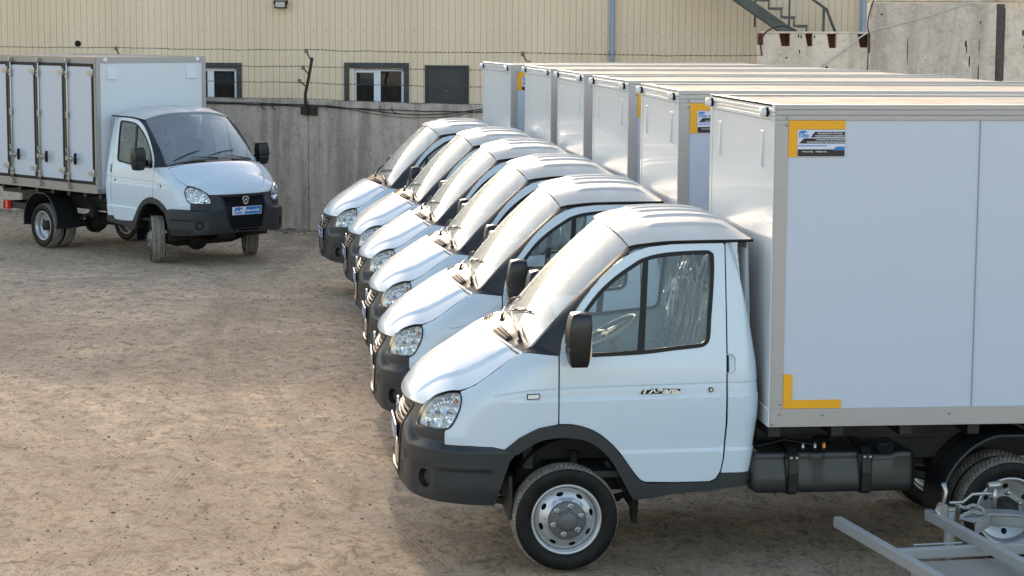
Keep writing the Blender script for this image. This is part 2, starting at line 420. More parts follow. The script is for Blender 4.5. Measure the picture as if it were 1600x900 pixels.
def text_into(mb,body,size,mt,mi=0,align='LEFT',shear=0,bold=0,sx=1.0,extrude=0):
    cu=bpy.data.curves.new('t','FONT');cu.body=body;cu.size=size;cu.align_x=align;cu.shear=shear;cu.offset=bold;cu.resolution_u=3
    ob=bpy.data.objects.new('t',cu);C.objects.link(ob)
    dg=bpy.context.evaluated_depsgraph_get();me=bpy.data.meshes.new_from_object(ob.evaluated_get(dg))
    base=len(mb.V)
    for v in me.vertices: mb.v(mt@Vector((v.co.x*sx,v.co.y,0)))
    for p in me.polygons: mb.f([base+i for i in p.vertices],False,mi)
    bpy.data.objects.remove(ob);bpy.data.curves.remove(cu);bpy.data.meshes.remove(me)

# ---- body side surface: B(s,z): s = distance along the body side (equals x for s>-.4), then round the nose
_PL=[(-.30,.945),(-.42,.940),(-.54,.915),(-.66,.868),(-.77,.792),(-.86,.69),(-.925,.56),(-.965,.42),(-.988,.26),(-1.0,.12),(-1.003,0.0),(-1.0,-.12),(-.988,-.26)]
def _cr(a,b,c,d,t):
    return tuple(.5*((2*b[i])+(-a[i]+c[i])*t+(2*a[i]-5*b[i]+4*c[i]-d[i])*t*t+(-a[i]+3*b[i]-3*c[i]+d[i])*t**3) for i in range(len(a)))
def crspline(P,n=8,closed=False):
    out=[];N=len(P)
    if closed:
        for i in range(N):
            for k in range(n): out.append(_cr(P[i-1],P[i],P[(i+1)%N],P[(i+2)%N],k/n))
        return out
    for i in range(N-1):
        a=P[i-1] if i else tuple(2*P[0][j]-P[1][j] for j in range(len(P[0])))
        d=P[i+2] if i+2<N else tuple(2*P[-1][j]-P[-2][j] for j in range(len(P[0])))
        for k in range(n): out.append(_cr(a,P[i],P[i+1],d,k/n))
    out.append(tuple(P[-1])); return out
_pts=[p for p in crspline(_PL,12) if True]
_S=[_pts[0][0]]
for i in range(1,len(_pts)): _S.append(_S[-1]-math.dist(_pts[i],_pts[i-1]))
_ic=min(range(len(_pts)),key=lambda i:abs(_pts[i][1]))
SC=_S[_ic]     # s at the nose centre
def plan(s):
    if s>=-.30:
        if s<=1.12: return (s,.945,0.,1.)
        # rear corner rounding radius
        r=.11; a=min((s-1.12)/r,math.pi/2)
        ex=max(0,(s-1.12)-r*math.pi/2)
        nx,ny=math.sin(a),math.cos(a)
        return (1.12+r*math.sin(a),.945-r*(1-math.cos(a))-ex,nx,ny)
    sgn=1
    if s<SC: s=2*SC-s; sgn=-1
    lo=0

    # _S decreasing
    i=bisect.bisect_left([-v for v in _S],-s); i=max(1,min(len(_S)-1,i))
    t=(_S[i-1]-s)/(_S[i-1]-_S[i]+1e-12)
    x=_pts[i-1][0]+t*(_pts[i][0]-_pts[i-1][0]); y=_pts[i-1][1]+t*(_pts[i][1]-_pts[i-1][1])
    def nrm(k):
        a=_pts[max(0,k-1)];b=_pts[min(len(_pts)-1,k+1)]
        tx,ty=b[0]-a[0],b[1]-a[1];l=math.hypot(tx,ty);return(ty/l*-1*-1,-tx/l*1) 
    n0=nrm(i-1);n1=nrm(i)
    nx=n0[0]+t*(n1[0]-n0[0]);ny=n0[1]+t*(n1[1]-n0[1]);l=math.hypot(nx,ny)
    return (x,y*sgn,nx/l,ny/l*sgn)
def lerp(a,b,t): return a+(b-a)*t
def sst(a,b,x):
    t=max(0,min(1,(x-a)/(b-a))); return t*t*(3-2*t)
def tab(T,x):
    if x<=T[0][0]: return T[0][1]
    for i in range(len(T)-1):
        if x<=T[i+1][0]:
            t=(x-T[i][0])/(T[i+1][0]-T[i][0]);
            # smooth hermite w/ finite-diff tangents
            def sl(k):
                if k<=0: return (T[1][1]-T[0][1])/(T[1][0]-T[0][0])
                if k>=len(T)-1: return (T[-1][1]-T[-2][1])/(T[-1][0]-T[-2][0])
                return (T[k+1][1]-T[k-1][1])/(T[k+1][0]-T[k-1][0])
            h=T[i+1][0]-T[i][0];m0=sl(i)*h;m1=sl(i+1)*h
            return (2*t**3-3*t*t+1)*T[i][1]+(t**3-2*t*t+t)*m0+(-2*t**3+3*t*t)*T[i+1][1]+(t**3-t*t)*m1
    return T[-1][1]
_IN=[(.35,.03),(.5,.012),(.7,.003),(.9,-.003),(1.05,-.003),(1.15,.0),(1.3,.017),(1.42,.038),(1.7,.083),(2.1,.155),(2.3,.2)]
def seamz(x): return tab([(-.75,1.09),(-.666,1.151),(-.47,1.287),(-.272,1.413),(0,1.60)],x)
def inset(s,z):
    v=tab(_IN,z)
    x=s if s>-.4 else plan(s)[0]
    if s<.05:
        amp=.075*(1-sst(-.27,.05,s))
        if s<-.62: amp*=sst(-1.0,-.62,s)
        dz=seamz(x)-z
        v+=amp*math.exp(-max(dz,-.03)/.07)
    if s<-.5:
        f=sst(-.5,-.85,s) if False else 1-sst(-.85,-.5,s)
        v=lerp(v,max(v,0)*0+max(0,.28*(z-.88)),f*(1 if z>.88 else 1)) if z>.88 else lerp(v,0.0,f)
    return v
def B(s,z,off=0.0,side=-1):
    x,y,nx,ny=plan(s); d=off-inset(s,z)
    if s>1.0: x+=(.022-.055*abs((z-1.35)/.8)**2)*sst(1.0,1.25,s)
    return (x+nx*d,side*(y+ny*d),z)
# ------------------------------------------------------------------ the truck (front axle at x=0, nose towards -x, left side at -y)
_tabC1=[(-.52,1.060),(-.47,1.108),(-.448,1.139),(-.412,1.150),(-.26,1.169),(-.053,1.181),(.219,1.191),(1.019,1.209),(1.40,1.21)]
def c1(s): 
    for i in range(len(_tabC1)-1):
        if s<=_tabC1[i+1][0]:
            a,b=_tabC1[i],_tabC1[i+1];return a[1]+(b[1]-a[1])*(s-a[0])/(b[0]-a[0])
    return _tabC1[-1][1]
def c2(s): return 1.120+.018*s
def c3(s): return .773+.012*s
def feat(s,z):
    v=0
    if -.47<s<1.30: v-=.0035*math.exp(-((z-c1(s))/.0045)**2)*sst(-.47,-.42,s)
    if -.42<s<1.32: v-=.006*sst(c2(s)-.010,c2(s)+.008,z)*sst(-.42,-.15,s)*(1-sst(1.17,1.40,z))
    if s>.2: v-=.007*sst(c3(s)-.008,c3(s)+.008,z)*sst(.25,.36,s)*(1-sst(.80,1.05,z))
    return v
def rowset(s0,s1):
    out=[]
    n=int((s1-s0)/.05)
    for i in range(n+1):
        s=s0+(s1-s0)*i/n
        out.append(s)
    R_=[[(s,c1(s)+d) for s in out] for d in(-.012,-.0045,0,.0045,.012)]+[[(s,c2(s)+d) for s in out] for d in(-.015,-.008,-.002,.004,.012)]+[[(s,c3(s)+d) for s in out if s>.3] for d in(-.014,-.006,0,.006,.014)]
    return [r for r in R_ if len(r)>1]
def body(side): return lambda s,z,off=0:B(s,z,off+feat(s,z),side)
def plain(side,d=0): return lambda s,z,off=0:B(s,z,off+d,side)

DOOR=[(-.051,.961),(-.047,1.394),(-.040,1.425),(-.025,1.50),(.013,1.592),(.062,1.676),(.141,1.784),(.218,1.874),(.295,1.946),(.374,2.006),(.436,2.040),(.529,2.069),(.684,2.086),(.85,2.090),(1.012,2.092),(1.025,2.080),(1.025,1.807),(1.025,1.406),(1.021,.951),(1.006,.715),(.990,.640),(.962,.592),(.922,.575),(.70,.573),(.538,.573),(.500,.590),(.470,.625),(.443,.677),(.410,.735),(.347,.800),(.267,.868),(.175,.918),(.066,.950)]
# the lower front of the door follows the wheel arch
DOOR=DOOR[:25]+[(.500,.592),(.465,.640),(.415,.735),(.350,.800),(.267,.858),(.175,.918),(.066,.952)]
_tail=[(-.048,.960),(.066,.950),(.175,.911),(.267,.843),(.338,.768),(.380,.710),(.425,.646),(.468,.594),(.505,.574)]
_tails=crspline(_tail,3)
ARCHO=crspline([(-.392,.801),(-.301,.877),(-.178,.938),(-.048,.960)],3)[:-1]+_tails
DOOR=DOOR[:24]+[(a+.001,b+.004) for a,b in _tails[::-1]][:-1]
ARCHI=[(-.316,.769),(-.239,.821),(-.163,.859),(-.056,.876),(.067,.870),(.161,.836),(.239,.776),(.303,.696),(.358,.599),(.399,.520),(.431,.467)]
WIN=[(.03,1.384),(.174,1.387),(.48,1.400),(.700,1.424),(.846,1.438),(.892,1.455),(.916,1.497),(.925,1.612),(.945,1.84),(.950,2.003),(.930,2.034),(.885,2.043),(.65,2.030),(.504,1.999),(.415,1.950),(.312,1.880),(.209,1.788),(.113,1.668),(.053,1.570),(.012,1.450),(.010,1.400)]
HL=[(-.723,1.142),(-.697,1.108),(-.695,1.055),(-.714,.999),(-.746,.939),(-.776,.914),(-.822,.903),(-.949,.897),(-1.075,.894),(-1.103,.916),(-1.092,.975),(-1.055,1.033),(-.971,1.094),(-.868,1.127),(-.788,1.143)]
def scaled(poly,f):
    cx=sum(p[0] for p in poly)/len(poly);cy=sum(p[1] for p in poly)/len(poly);return [(cx+(p[0]-cx)*f,cy+(p[1]-cy)*f) for p in poly]

def hoodside(v):
    # boundary of the bonnet on the +y side: (s,z) points on B
    T=[(0,(-1.085,1.030)),(.10,(-1.03,1.062)),(.18,(-.960,1.105)),(.26,(-.865,1.138)),(.34,(-.79,1.155)),(.40,(-.725,1.160)),(.55,(-.60,1.205)),(.75,(-.455,1.300)),(.9,(-.345,1.368)),(1,(-.276,1.412))]
    sx=tab([(a,b[0]) for a,b in T],v);zz=tab([(a,b[1]) for a,b in T],v);return sx,zz
_HC=[(0,(-.992,1.030)),(.02,(-.986,1.055)),(.05,(-.965,1.090)),(.12,(-.905,1.150)),(.25,(-.80,1.235)),(.4,(-.70,1.306)),(.6,(-.588,1.378)),(.8,(-.500,1.430)),(1,(-.432,1.462))]
def hood(u,v,lift=0):
    t=2*u-1;a=abs(t)
    s_,z_=hoodside(v);bx,by,bz=B(s_,z_,.0,1)
    cx=tab([(q,b[0]) for q,b in _HC],v);cz=tab([(q,b[1]) for q,b in _HC],v)
    k=a**2.3
    x=cx+(bx-cx)*(a**(2.6-.4*v));z=cz+(bz-cz)*k
    # raised centre panel with a soft crease that runs forward and inward
    tc=lerp(.70,.87,v);f=sst(tc-.035,tc+.035,a)
    z+=(.012*(1-f)-.0)*sst(.03,.15,v)*(1-sst(.93,1,v)*.6)
    # vertical-ish nose lip
    return (x,t*by,z)
def hoodrear(t): return Vector(hood((t+1)/2,1))
def glassbot(t):
    a=abs(t);return Vector((-.262+.040*a**2.2,.822*t,1.508-.080*a**2.2))
def glasstop(t):
    a=abs(t);return Vector((.335+.078*a**2,.748*t,2.160-.098*a**2.2))
def wind(u,v,off=0):
    t=2*u-1;p=glassbot(t).lerp(glasstop(t),v);b=.030*math.sin(PI*v)*(1-.55*t*t)
    return p+Vector((-.66,0,.75))*(b+off)
def roofedge(v):
    T=[(0,(.412,.757,2.070)),(.06,(.455,.777,2.082)),(.15,(.53,.787,2.092)),(.3,(.65,.791,2.104)),(.6,(.90,.793,2.110)),(.9,(1.13,.790,2.112)),(1,(1.205,.780,2.112))]
    return tuple(tab([(a,b[i]) for a,b in T],v) for i in range(3))
_RC=[(0,(.325,2.166)),(.05,(.365,2.188)),(.15,(.46,2.214)),(.3,(.60,2.234)),(.5,(.80,2.243)),(.7,(.99,2.232)),(.82,(1.09,2.205)),(.92,(1.17,2.160)),(1,(1.235,2.112))]
def roof(u,v):
    t=2*u-1;a=abs(t);ex,ey,ez=roofedge(v)
    cx=tab([(q,b[0]) for q,b in _RC],v);cz=tab([(q,b[1]) for q,b in _RC],v)
    x=cx+(ex-cx)*a**2;z=cz+(ez-cz)*a**3.2;y=t*ey
    for yr in(.12,.36,.58):
        z+=.013*math.exp(-((abs(y)-yr)/.022)**4)*sst(.20,.30,v)*(1-sst(.76,.86,v))
    return (x,y,z)

def make_tyre(parent):
    mb=MB();W=.095;N=288;Ro=.345
    prof=[(.222,-.070),(.228,-.084),(.250,-.096),(.285,-.102),(.314,-.099),(.329,-.091)]
    tread=[-.084,-.072,-.060,-.056,-.050,-.034,-.030,-.024,-.008,-.004,0,.004,.008,.024,.030,.034,.050,.056,.060,.072,.084]
    rings=[]
    for r,a in prof: rings.append([(r,a)]*N)
    for j,a in enumerate(tread):
        row=[]
        for k in range(N):
            r=Ro-.010*(abs(a)/.08)**3
            g=0
            if abs(abs(a)-.056)<.003 or abs(abs(a)-.030)<.003 : g=.007
            ph=(k+ (1.2*math.sin(a*90)))%5
            if abs(a)>.058 and (k%4)<1: g=.006
            if .033<abs(a)<.054 and ((k+2)%4)<1: g=.0045
            if abs(a)<.026 and ((k+(1 if a>0 else 3))%4)<1.0: g=.004
            row.append((r-g,a))
        rings.append(row)
    for r,a in prof[::-1]: rings.append([(r,-a)]*N)
    ids=[];Rt=lambda q:q[0]<Ro-.010*(abs(q[1])/.08)**3-.003
    for row in rings:
        ids.append([mb.v((r*math.cos(2*PI*k/N),a,r*math.sin(2*PI*k/N))) for k,(r,a) in enumerate(row)])
    n=len(ids);np_=len(prof)
    for i in range(n-1):
        ti=1 if np_-1<=i<n-np_ else 0
        for k in range(N):
            qs=(rings[i][k],rings[i][(k+1)%N],rings[i+1][(k+1)%N],rings[i+1][k])
            mb.f((ids[i][k],ids[i][(k+1)%N],ids[i+1][(k+1)%N],ids[i+1][k]),ti==0,2 if ti and sum(map(Rt,qs))>=3 else ti)
    # raised rings and blocks of moulded marks on the sidewall
    for sgn in(-1,1):
        mb.lathe([(.300,sgn*.0955),(.302,sgn*.0985),(.306,sgn*.0985),(.308,sgn*.0945)],72)
        mb.lathe([(.240,sgn*.087),(.242,sgn*.0915),(.245,sgn*.0915),(.247,sgn*.090)],72)
    return mb.build('tyre',['tyre','tread','gap'],parent)
def disc_panel(mb,ro,ri,holes,yfn,mi=0,depth=.006):
    cir=[(ro*math.cos(2*PI*k/64),ro*math.sin(2*PI*k/64)) for k in range(64)]
    hl=[[(ri*math.cos(2*PI*k/32),ri*math.sin(2*PI*k/32)) for k in range(32)]]+holes
    panel(mb,cir,lambda a,b,off=0:(a,yfn(math.hypot(a,b))-off,b),hl,ds=.02,depth=depth,mi=mi)
def ell(cx,cy,a,b,rot,n=18): 
    c,s=math.cos(rot),math.sin(rot)
    return [(cx+a*math.cos(2*PI*k/n)*c-b*math.sin(2*PI*k/n)*s,cy+a*math.cos(2*PI*k/n)*s+b*math.sin(2*PI*k/n)*c) for k in range(n)]
def make_wheel(kind,parent,loc,rz=0):
    """outer face towards -y"""
    w=empty('wheel',loc,rz,parent);make_tyre(w)
    mb=MB()
    mb.lathe([(.214,-.086),(.222,-.090),(.229,-.086),(.226,-.074),(.214,-.070),(.206,-.060),(.200,-.030),(.196,.03),(.200,.06),(.222,.080),(.226,.086)],72)
    if kind=='front':
        hs=[ell(.166*math.cos(2*PI*(k+.32)/8),.166*math.sin(2*PI*(k+.32)/8),.024,.0125,2*PI*(k+.32)/8+PI/2) for k in range(8)]
        disc_panel(mb,.1975,.05,hs,lambda r:-.058-.030*sst(.195,.130,r) if False else tab([(.0,-.105),(.115,-.103),(.130,-.098),(.140,-.082),(.165,-.070),(.185,-.056),(.1975,-.044)],r))
        mb.build('rim','silver',w)
        h=MB();h.lathe([(.124,-.098),(.124,-.108),(.118,-.112),(.075,-.113),(.066,-.118),(.058,-.134),(.045,-.142),(.020,-.146),(.0005,-.147)],48);h.build('hub_cover','hub',w)
        for k in range(6):
            n=MB();a=2*PI*(k+.28)/6;x,z=.092*math.cos(a),.092*math.sin(a)
            n.lathe([(.021,-.112),(.020,-.116),(.0125,-.117)],16,(x,0,z));n.lathe([(.0125,-.114),(.0125,-.131),(.009,-.135),(.0003,-.135)],6,(x,0,z),smooth=False);n.build('wheel_nut','chrome',w)
        d=MB();d.lathe([(.185,.0),(.185,-.02),(.0003,-.02)],32);d.build('brake_drum','gap',w)
    else:
        hs=[ell(.150*math.cos(2*PI*(k+.5)/6),.150*math.sin(2*PI*(k+.5)/6),.019,.019,0) for k in range(6)]
        disc_panel(mb,.196,.06,hs,lambda r:tab([(.0,.030),(.115,.030),(.135,.022),(.165,.006),(.196,-.008)],r))
        mb.build('rim','silver',w)
        h=MB();h.lathe([(.080,.028),(.080,-.02),(.074,-.050),(.058,-.060),(.048,-.074),(.030,-.078),(.0005,-.078)],32)
        for k in range(8): a=2*PI*k/8;h.lathe([(.008,-.050),(.008,-.066),(.0003,-.067)],8,(.062*math.cos(a),0,.062*math.sin(a)))
        h.build('hub','under',w)
        for k in range(6):
            n=MB();a=2*PI*(k+.3)/6;x,z=.106*math.cos(a),.106*math.sin(a)
            n.lathe([(.019,.028),(.019,.022),(.013,.020)],14,(x,0,z));n.lathe([(.013,.024),(.013,.002),(.0003,.0)],6,(x,0,z),smooth=False);n.build('wheel_nut','chrome',w)
    return w
def copy_wheel(w,parent,loc,rz):
    c=w.copy();C.objects.link(c);c.parent=parent;c.location=loc;c.rotation_euler=(0,0,rz)
    for ch in list(w.children): d=ch.copy();C.objects.link(d);d.parent=c
    return c

def bump_off(s,z):
    c=abs(s-SC);x,y,_,_=plan(s)
    O=lerp(.012,.060,sst(-.45,-.85,s) if False else 1-sst(-.85,-.42,s if s>SC else 2*SC-s))
    mid=1-sst(.36,.62,c)        # near the grille the shelf melts into a smooth nose
    hi=lerp(.820,1.02,mid);lo=lerp(.785,.80,mid)
    k=1-sst(lo,hi,z)
    v=O*k
    v-=.020*k*mid
    v-=.030*(1-sst(.40,.56,z))
    s2=s if s>SC else 2*SC-s
    # the recessed lower panel behind the fog lamp
    if -.84<s2<-.44: v-=.013*sst(.535,.541,z)*(1-sst(.655,.665,z))*sst(-.84,-.78,s2)*(1-sst(-.515+.35*(z-.54)-.008,-.515+.35*(z-.54),s2))
    v-=.014*math.exp(-(((s2+.93)/.095)**4+((z-.585)/.095)**4))
    return v
BUMP=lambda s,z,off=0:B(s,z,off+bump_off(s,z),-1)
def mir(poly): return [(2*SC-a,b) for a,b in poly][::-1]

def make_truck():
    T=empty('box_truck')
    # ---- sheet metal
    DI=WIN; WG=grow(WIN,.004)
    wins=smoothpoly(WIN,(0,),3)
    doors={}
    for side in(-1,1):
        fl=side>0;fb=body(side)
        mb=MB();panel(mb,grow(DOOR,-.003),fb,[wins],ds=.035,rows=rowset(-.04,1.02),flip=fl,depth=.022)
        d=mb.build('door','paint',T);doors[side]=d
        # rubber seal round the glass and the quarter-light bar
        mb=MB();pf=plain(side,.004);inner=grow(wins,-.022)
        panel(mb,grow(wins,.003),pf,[inner],ds=.03,flip=fl,depth=.016)
        panel(mb,[(.449,1.395),(.494,1.397),(.532,2.006),(.496,1.999)],plain(side,.002),[],ds=.05,flip=fl,depth=.016)
        mb.build('window_seal','rubber',d)
        mb=MB();panel(mb,grow(wins,-.010),plain(side,-.006),[],ds=.05,flip=fl,depth=.003,rim=False);mb.build('window_glass','sideglass',d)
        if True:
            mb=MB();panel(mb,ell(.921,1.170,.016,.016,0,16),plain(side,.003),[],ds=.01,flip=fl,depth=.008);panel(mb,ell(.921,1.170,.009,.009,0,12),plain(side,.005),[],ds=.01,flip=fl,mi=1,depth=.004)
            mb.build('door_lock',['rubber','chrome'],d)
        # badge on the door: black pad with bright letters
        mb=MB()
        if side<0:
            x0,x1,zb=.468,.722,1.152
            panel(mb,[(x0,zb-.004),(x1-.018,zb+.000),(x1,zb+.012),(x1,zb+.026),(x0+.10,zb+.030),(x0+.03,zb+.028),(x0+.008,zb+.014)],plain(side,.004),[],ds=.04,flip=fl,depth=.004)
            yy=B(.6,zb+.015,.0085,-1)[1]
            text_into(mb,'ГАЗель',.040,Matrix(((1,0,.05,x0+.014),(0,.05,-1,yy),(0,1,0,zb+.001),(0,0,0,1))),1,'LEFT',.25,.0018,1.62)
            mb.build('badge',['rubber','badge'],d)
        # fender
        hlr=[(-.795,.905),(-.776,.9125),(-.7445,.938),(-.7125,.998),(-.6935,1.054),(-.6945,1.110),(-.721,1.150)]
        seam=[(-.60,1.198),(-.50,1.265),(-.40,1.331),(-.276,1.409)]
        FE=hlr+seam+[(-.15,1.400),(-.053,1.392),(-.057,.963),(-.178,.941),(-.301,.880),(-.395,.804),(-.466,.820),(-.621,.822),(-.797,.815)]
        mb=MB();panel(mb,FE,fb,[],ds=.03,rows=rowset(-.44,-.06),flip=fl,depth=.022)
        f=mb.build('front_wing','paint',T)
        mb=MB();panel(mb,[(-.254,1.122),(-.175,1.126),(-.175,1.160),(-.254,1.156)],plain(side,.006),[],ds=.04,flip=fl,depth=.01,mi=1)
        panel(mb,[(-.249,1.127),(-.180,1.131),(-.180,1.155),(-.249,1.151)],plain(side,.009),[],ds=.04,flip=fl,depth=.004)
        mb.build('side_repeater',['lampw','rubber'],f)
        # rear corner panel
        hd=smoothpoly([(1.030,1.266),(1.062,1.270),(1.078,1.290),(1.080,1.365),(1.062,1.392),(1.030,1.396)],(0,5),4)
        RQ=[(1.031,.951),(1.031,1.264),(1.060,1.268),(1.076,1.290),(1.078,1.365),(1.060,1.392),(1.031,1.398),(1.031,2.094),(1.36,2.094),(1.36,.632),(.995,.632),(1.013,.715)]
        mb=MB();panel(mb,RQ,fb,[],ds=.03,rows=rowset(1.035,1.35),flip=fl,depth=.02)
        panel(mb,scaled(hd,1.0),plain(side,-.020),[],ds=.03,flip=fl,rim=False)
        q=mb.build('rear_corner_panel','paint',T)
        mb=MB();panel(mb,[(1.029,1.278),(1.037,1.278),(1.037,1.385),(1.029,1.385)],plain(side,.001),[],ds=.05,flip=fl,depth=.02);mb.build('door_handle','rubber',d)
        # wheel-arch trim with sill
        AT=ARCHO+[(.538,.570),(.700,.570),(.922,.572),(.964,.589),(.990,.629),(1.33,.629),(1.33,.552),(1.15,.545),(.90,.517),(.68,.498),(.558,.477),(.431,.467)]+crspline(ARCHI,3)[:-1][::-1]+[(-.365,.790)]
        mb=MB();panel(mb,AT,plain(side,.014),[],ds=.03,flip=fl,depth=.06);mb.build('wheel_arch_trim','plastic',T)
        mb=MB();panel(mb,[(.430,.468),(.470,.474),(.470,.44),(.465,.30),(.440,.30),(.432,.42)],plain(side,-.02),[],ds=.04,flip=fl,depth=.14);mb.build('mud_flap','rubber',T)
        # headlight
        h=empty('headlight',(0,0,0),0,T)
        hls=smoothpoly(HL,(),3)
        mb=MB();panel(mb,grow(hls,.001),plain(side,.004),[grow(hls,-.010)],ds=.02,flip=fl,depth=.02);mb.build('headlight_seal','rubber',h)
        cx=-.90;czz=1.01
        lensf=lambda s,z,off=0:B(s,z,off+.010+.016*max(0,1-((s-cx)/.24)**2-((z-czz)/.15)**2),side)
        mb=MB();panel(mb,grow(hls,-.009),lensf,[],ds=.025,flip=fl,rim=False);mb.build('lens','lens',h)
        mb=MB()
        def base(s,z,off=0):
            v=-.045+.012*math.sin((s+z)*38)*math.sin(z*30)
            v+=.018*sst(1.045,1.06,z)+.012*math.exp(-((s+.81)/.012)**2)
            return B(s,z,off+v,side)
        panel(mb,grow(hls,-.006),base,[],ds=.016,flip=fl,rim=True,depth=-.05);
        mb.build('reflector','refl',h)
        mb=MB()
        for (s_,z_,r_) in((-.775,.985,.052),(-.885,.965,.060),(-.995,.955,.050)):
            c=Vector(B(s_,z_,-.030,side));xx,yy,nx,ny=plan(s_);nrm=Vector((nx*.55-.45,side*ny*.55,0)).normalized()
            a=nrm.cross(Vector((0,0,1))).normalized();up=Vector((0,0,1))
            idx=[]
            for i in range(7):
                t=i/6;rr=r_*max(.02,t);dp=.045*(t*t)-.03
                idx.append([mb.v(c+nrm*dp+(a*math.cos(2*PI*k/22)+up*math.sin(2*PI*k/22))*rr) for k in range(22)])
            for i in range(6):
                for k in range(22): mb.f((idx[i][k],idx[i+1][k],idx[i+1][(k+1)%22],idx[i][(k+1)%22]),True)
            bq=c+nrm*.02;mb.tube([c-nrm*.02,bq,bq+nrm*.006],[.011,.011,.004],10)
        # row of narrow vertical flutes along the top
        for i in range(7):
            s_=-.755-i*.032;zt=1.110-.0012*i*i;
            p=Vector(B(s_,zt-.045,-.012,side));q_=Vector(B(s_,zt-.008,-.016,side));mb.tube([p,q_],.007,8)
        mb.build('lamp_bowls','bowl',h)
        mb=MB();p=Vector(B(-.752,1.085,-.012,side));mb.lathe([(.0003,.014),(.010,.010),(.014,0),(.010,-.010),(.0003,-.014)],14,p);mb.build('indicator_bulb','amber',h)
        # side mirror
        mr=empty('side_mirror',(0,0,0),0,T)
        mb=MB();y0,y1=1.025,1.225
        def mirf(u,v):
            a=2*PI*u;ex=.26
            cx_=abs(math.cos(a))**ex*(1 if math.cos(a)>0 else -1);sy=abs(math.sin(a))**ex*(1 if math.sin(a)>0 else -1)
            pr=math.sin(PI*min(1,max(0,v)))**.13 if 0<v<1 else .001
            z=lerp(1.352,1.702,v)
            tp=1-.10*(1-v)
            x=.052+.078*cx_*pr*tp+.012*(v-.5)+( -.010*math.sin(PI*v))
            y=(y0+y1)/2+.102*sy*pr*tp
            x+=.012*math.exp(-((v-.38)/.03)**2)*(1 if cx_<0 else 0)*.6
            return (x,side*y,z)
        mb.grid(mirf,40,34,un=False);mb.build('mirror_housing','black',mr)
        mb=MB();mb.box(.100,.118,side*1.05,side*1.20,1.41,1.65);mb.build('mirror_glass','bowl',mr)
        mb=MB();mb.tube([(.05,side*1.05,1.42),(.08,side*.98,1.425),(.10,side*.925,1.44)],[.028,.024,.03],12);mb.tube([(.05,side*1.05,1.50),(.09,side*.97,1.485),(.10,side*.925,1.48)],[.016,.016,.02],10)
        panel(mb,[(.028,1.396),(.150,1.400),(.130,1.50),(.090,1.585),(.050,1.53),(.028,1.45)],plain(side,.004),[],ds=.05,flip=fl,depth=.014);mb.build('mirror_arm','black',mr)
        # black windscreen pillar cover
        mb=MB()
        outer=[(-.276,1.409),(-.16,1.402),(-.052,1.396),(-.040,1.430),(-.025,1.505),(.013,1.598),(.062,1.682),(.141,1.790),(.218,1.880),(.295,1.953),(.374,2.013),(.430,2.044),(.47,2.068)]
        ts=[0,.06,.14,.20,.28,.38,.47,.60,.70,.80,.90,.96,1.0]
        iv=[0,0,.03,.07,.14,.24,.34,.50,.63,.77,.90,.97,1.02]
        def pil(u,v):
            o=Vector(B(tab(list(zip(ts,[a for a,b in outer])),v),tab(list(zip(ts,[b for a,b in outer])),v),.001,side))
            tt=tab(list(zip(ts,iv)),v);i_=Vector(wind(.5+.5*side*.985,max(0,min(1.0,tt)),.003))
            if v<.12:
                e=sst(0,.12,v);i_=Vector(B(-.276,1.411,.001,side)).lerp(i_,e)
            p=o.lerp(i_,u);k=math.sin(PI*u)*.008;p+=Vector((-.3,side*.6,.3))*k;return p
        mb.grid(pil,8,60,flip=(side<0));mb.build('pillar_cover','plastic' if False else 'cowl2',T)
    # ---- bonnet, roof, windscreen
    mb=MB();mb.grid(hood,72,56,flip=True)
    # front lip of the bonnet
    mb.grid(lambda u,v:(lambda p:(p[0]+.022*v,p[1]*(1-.0*v),p[2]-.012*v))(hood(u,0)),72,2,flip=False)
    mb.build('bonnet','paint',T)
    mb=MB();mb.grid(roof,110,60,flip=True)
    mb.grid(lambda u,v:(lambda p:(p[0]+.02*v,p[1],p[2]-.028*v))(roof(u,0)),60,2,flip=False)
    rf=mb.build('roof','roof',T)
    mb=MB()
    for side in(-1,1):
        mb.tube([Vector((a:=roofedge(v))[0:3])*1+Vector((0,0,0)) if False else Vector((roofedge(v)[0],side*(roofedge(v)[1]+.002),roofedge(v)[2]-.008)) for v in [i/30 for i in range(31)]],.0095,8)
    mb.tube([Vector(roof(i/20,1))+Vector((.0,0,-.008)) for i in range(21)],.0095,8)
    mb.build('drip_moulding','rubber',rf)
    ws=MB();ws.grid(wind,48,26,flip=True);W=ws.build('windscreen','wind',T)
    mb=MB()
    fr=lambda a,b:(lambda u,v:wind(lerp(a[0],a[1],u),lerp(b[0],b[1],v),-.003))
    mb.grid(fr((0,.022),(0,1)),2,20,flip=True);mb.grid(fr((.978,1),(0,1)),2,20,flip=True);mb.grid(fr((0,1),(.978,1)),30,2,flip=True);mb.grid(fr((0,1),(0,.035)),30,2,flip=True)
    mb.build('windscreen_border','rubber',W)
    # ---- cowl with air vents
    def cowl(u,v):
        t=2*u-1;a=hoodrear(t)+Vector((.004,0,-.010));b=glassbot(t)+Vector((.006,0,.003));p=a.lerp(b,v)
        p.z+=.010*math.sin(PI*v)*(1-abs(t)**3)
        # two broad humps beside the wiper spindles
        p.z+=.014*math.exp(-((abs(t)-.48)/.22)**4)*math.sin(PI*v)
        return p
    mb=MB();mb.grid(cowl,60,12,flip=True);cw=mb.build('cowl','cowl',T)
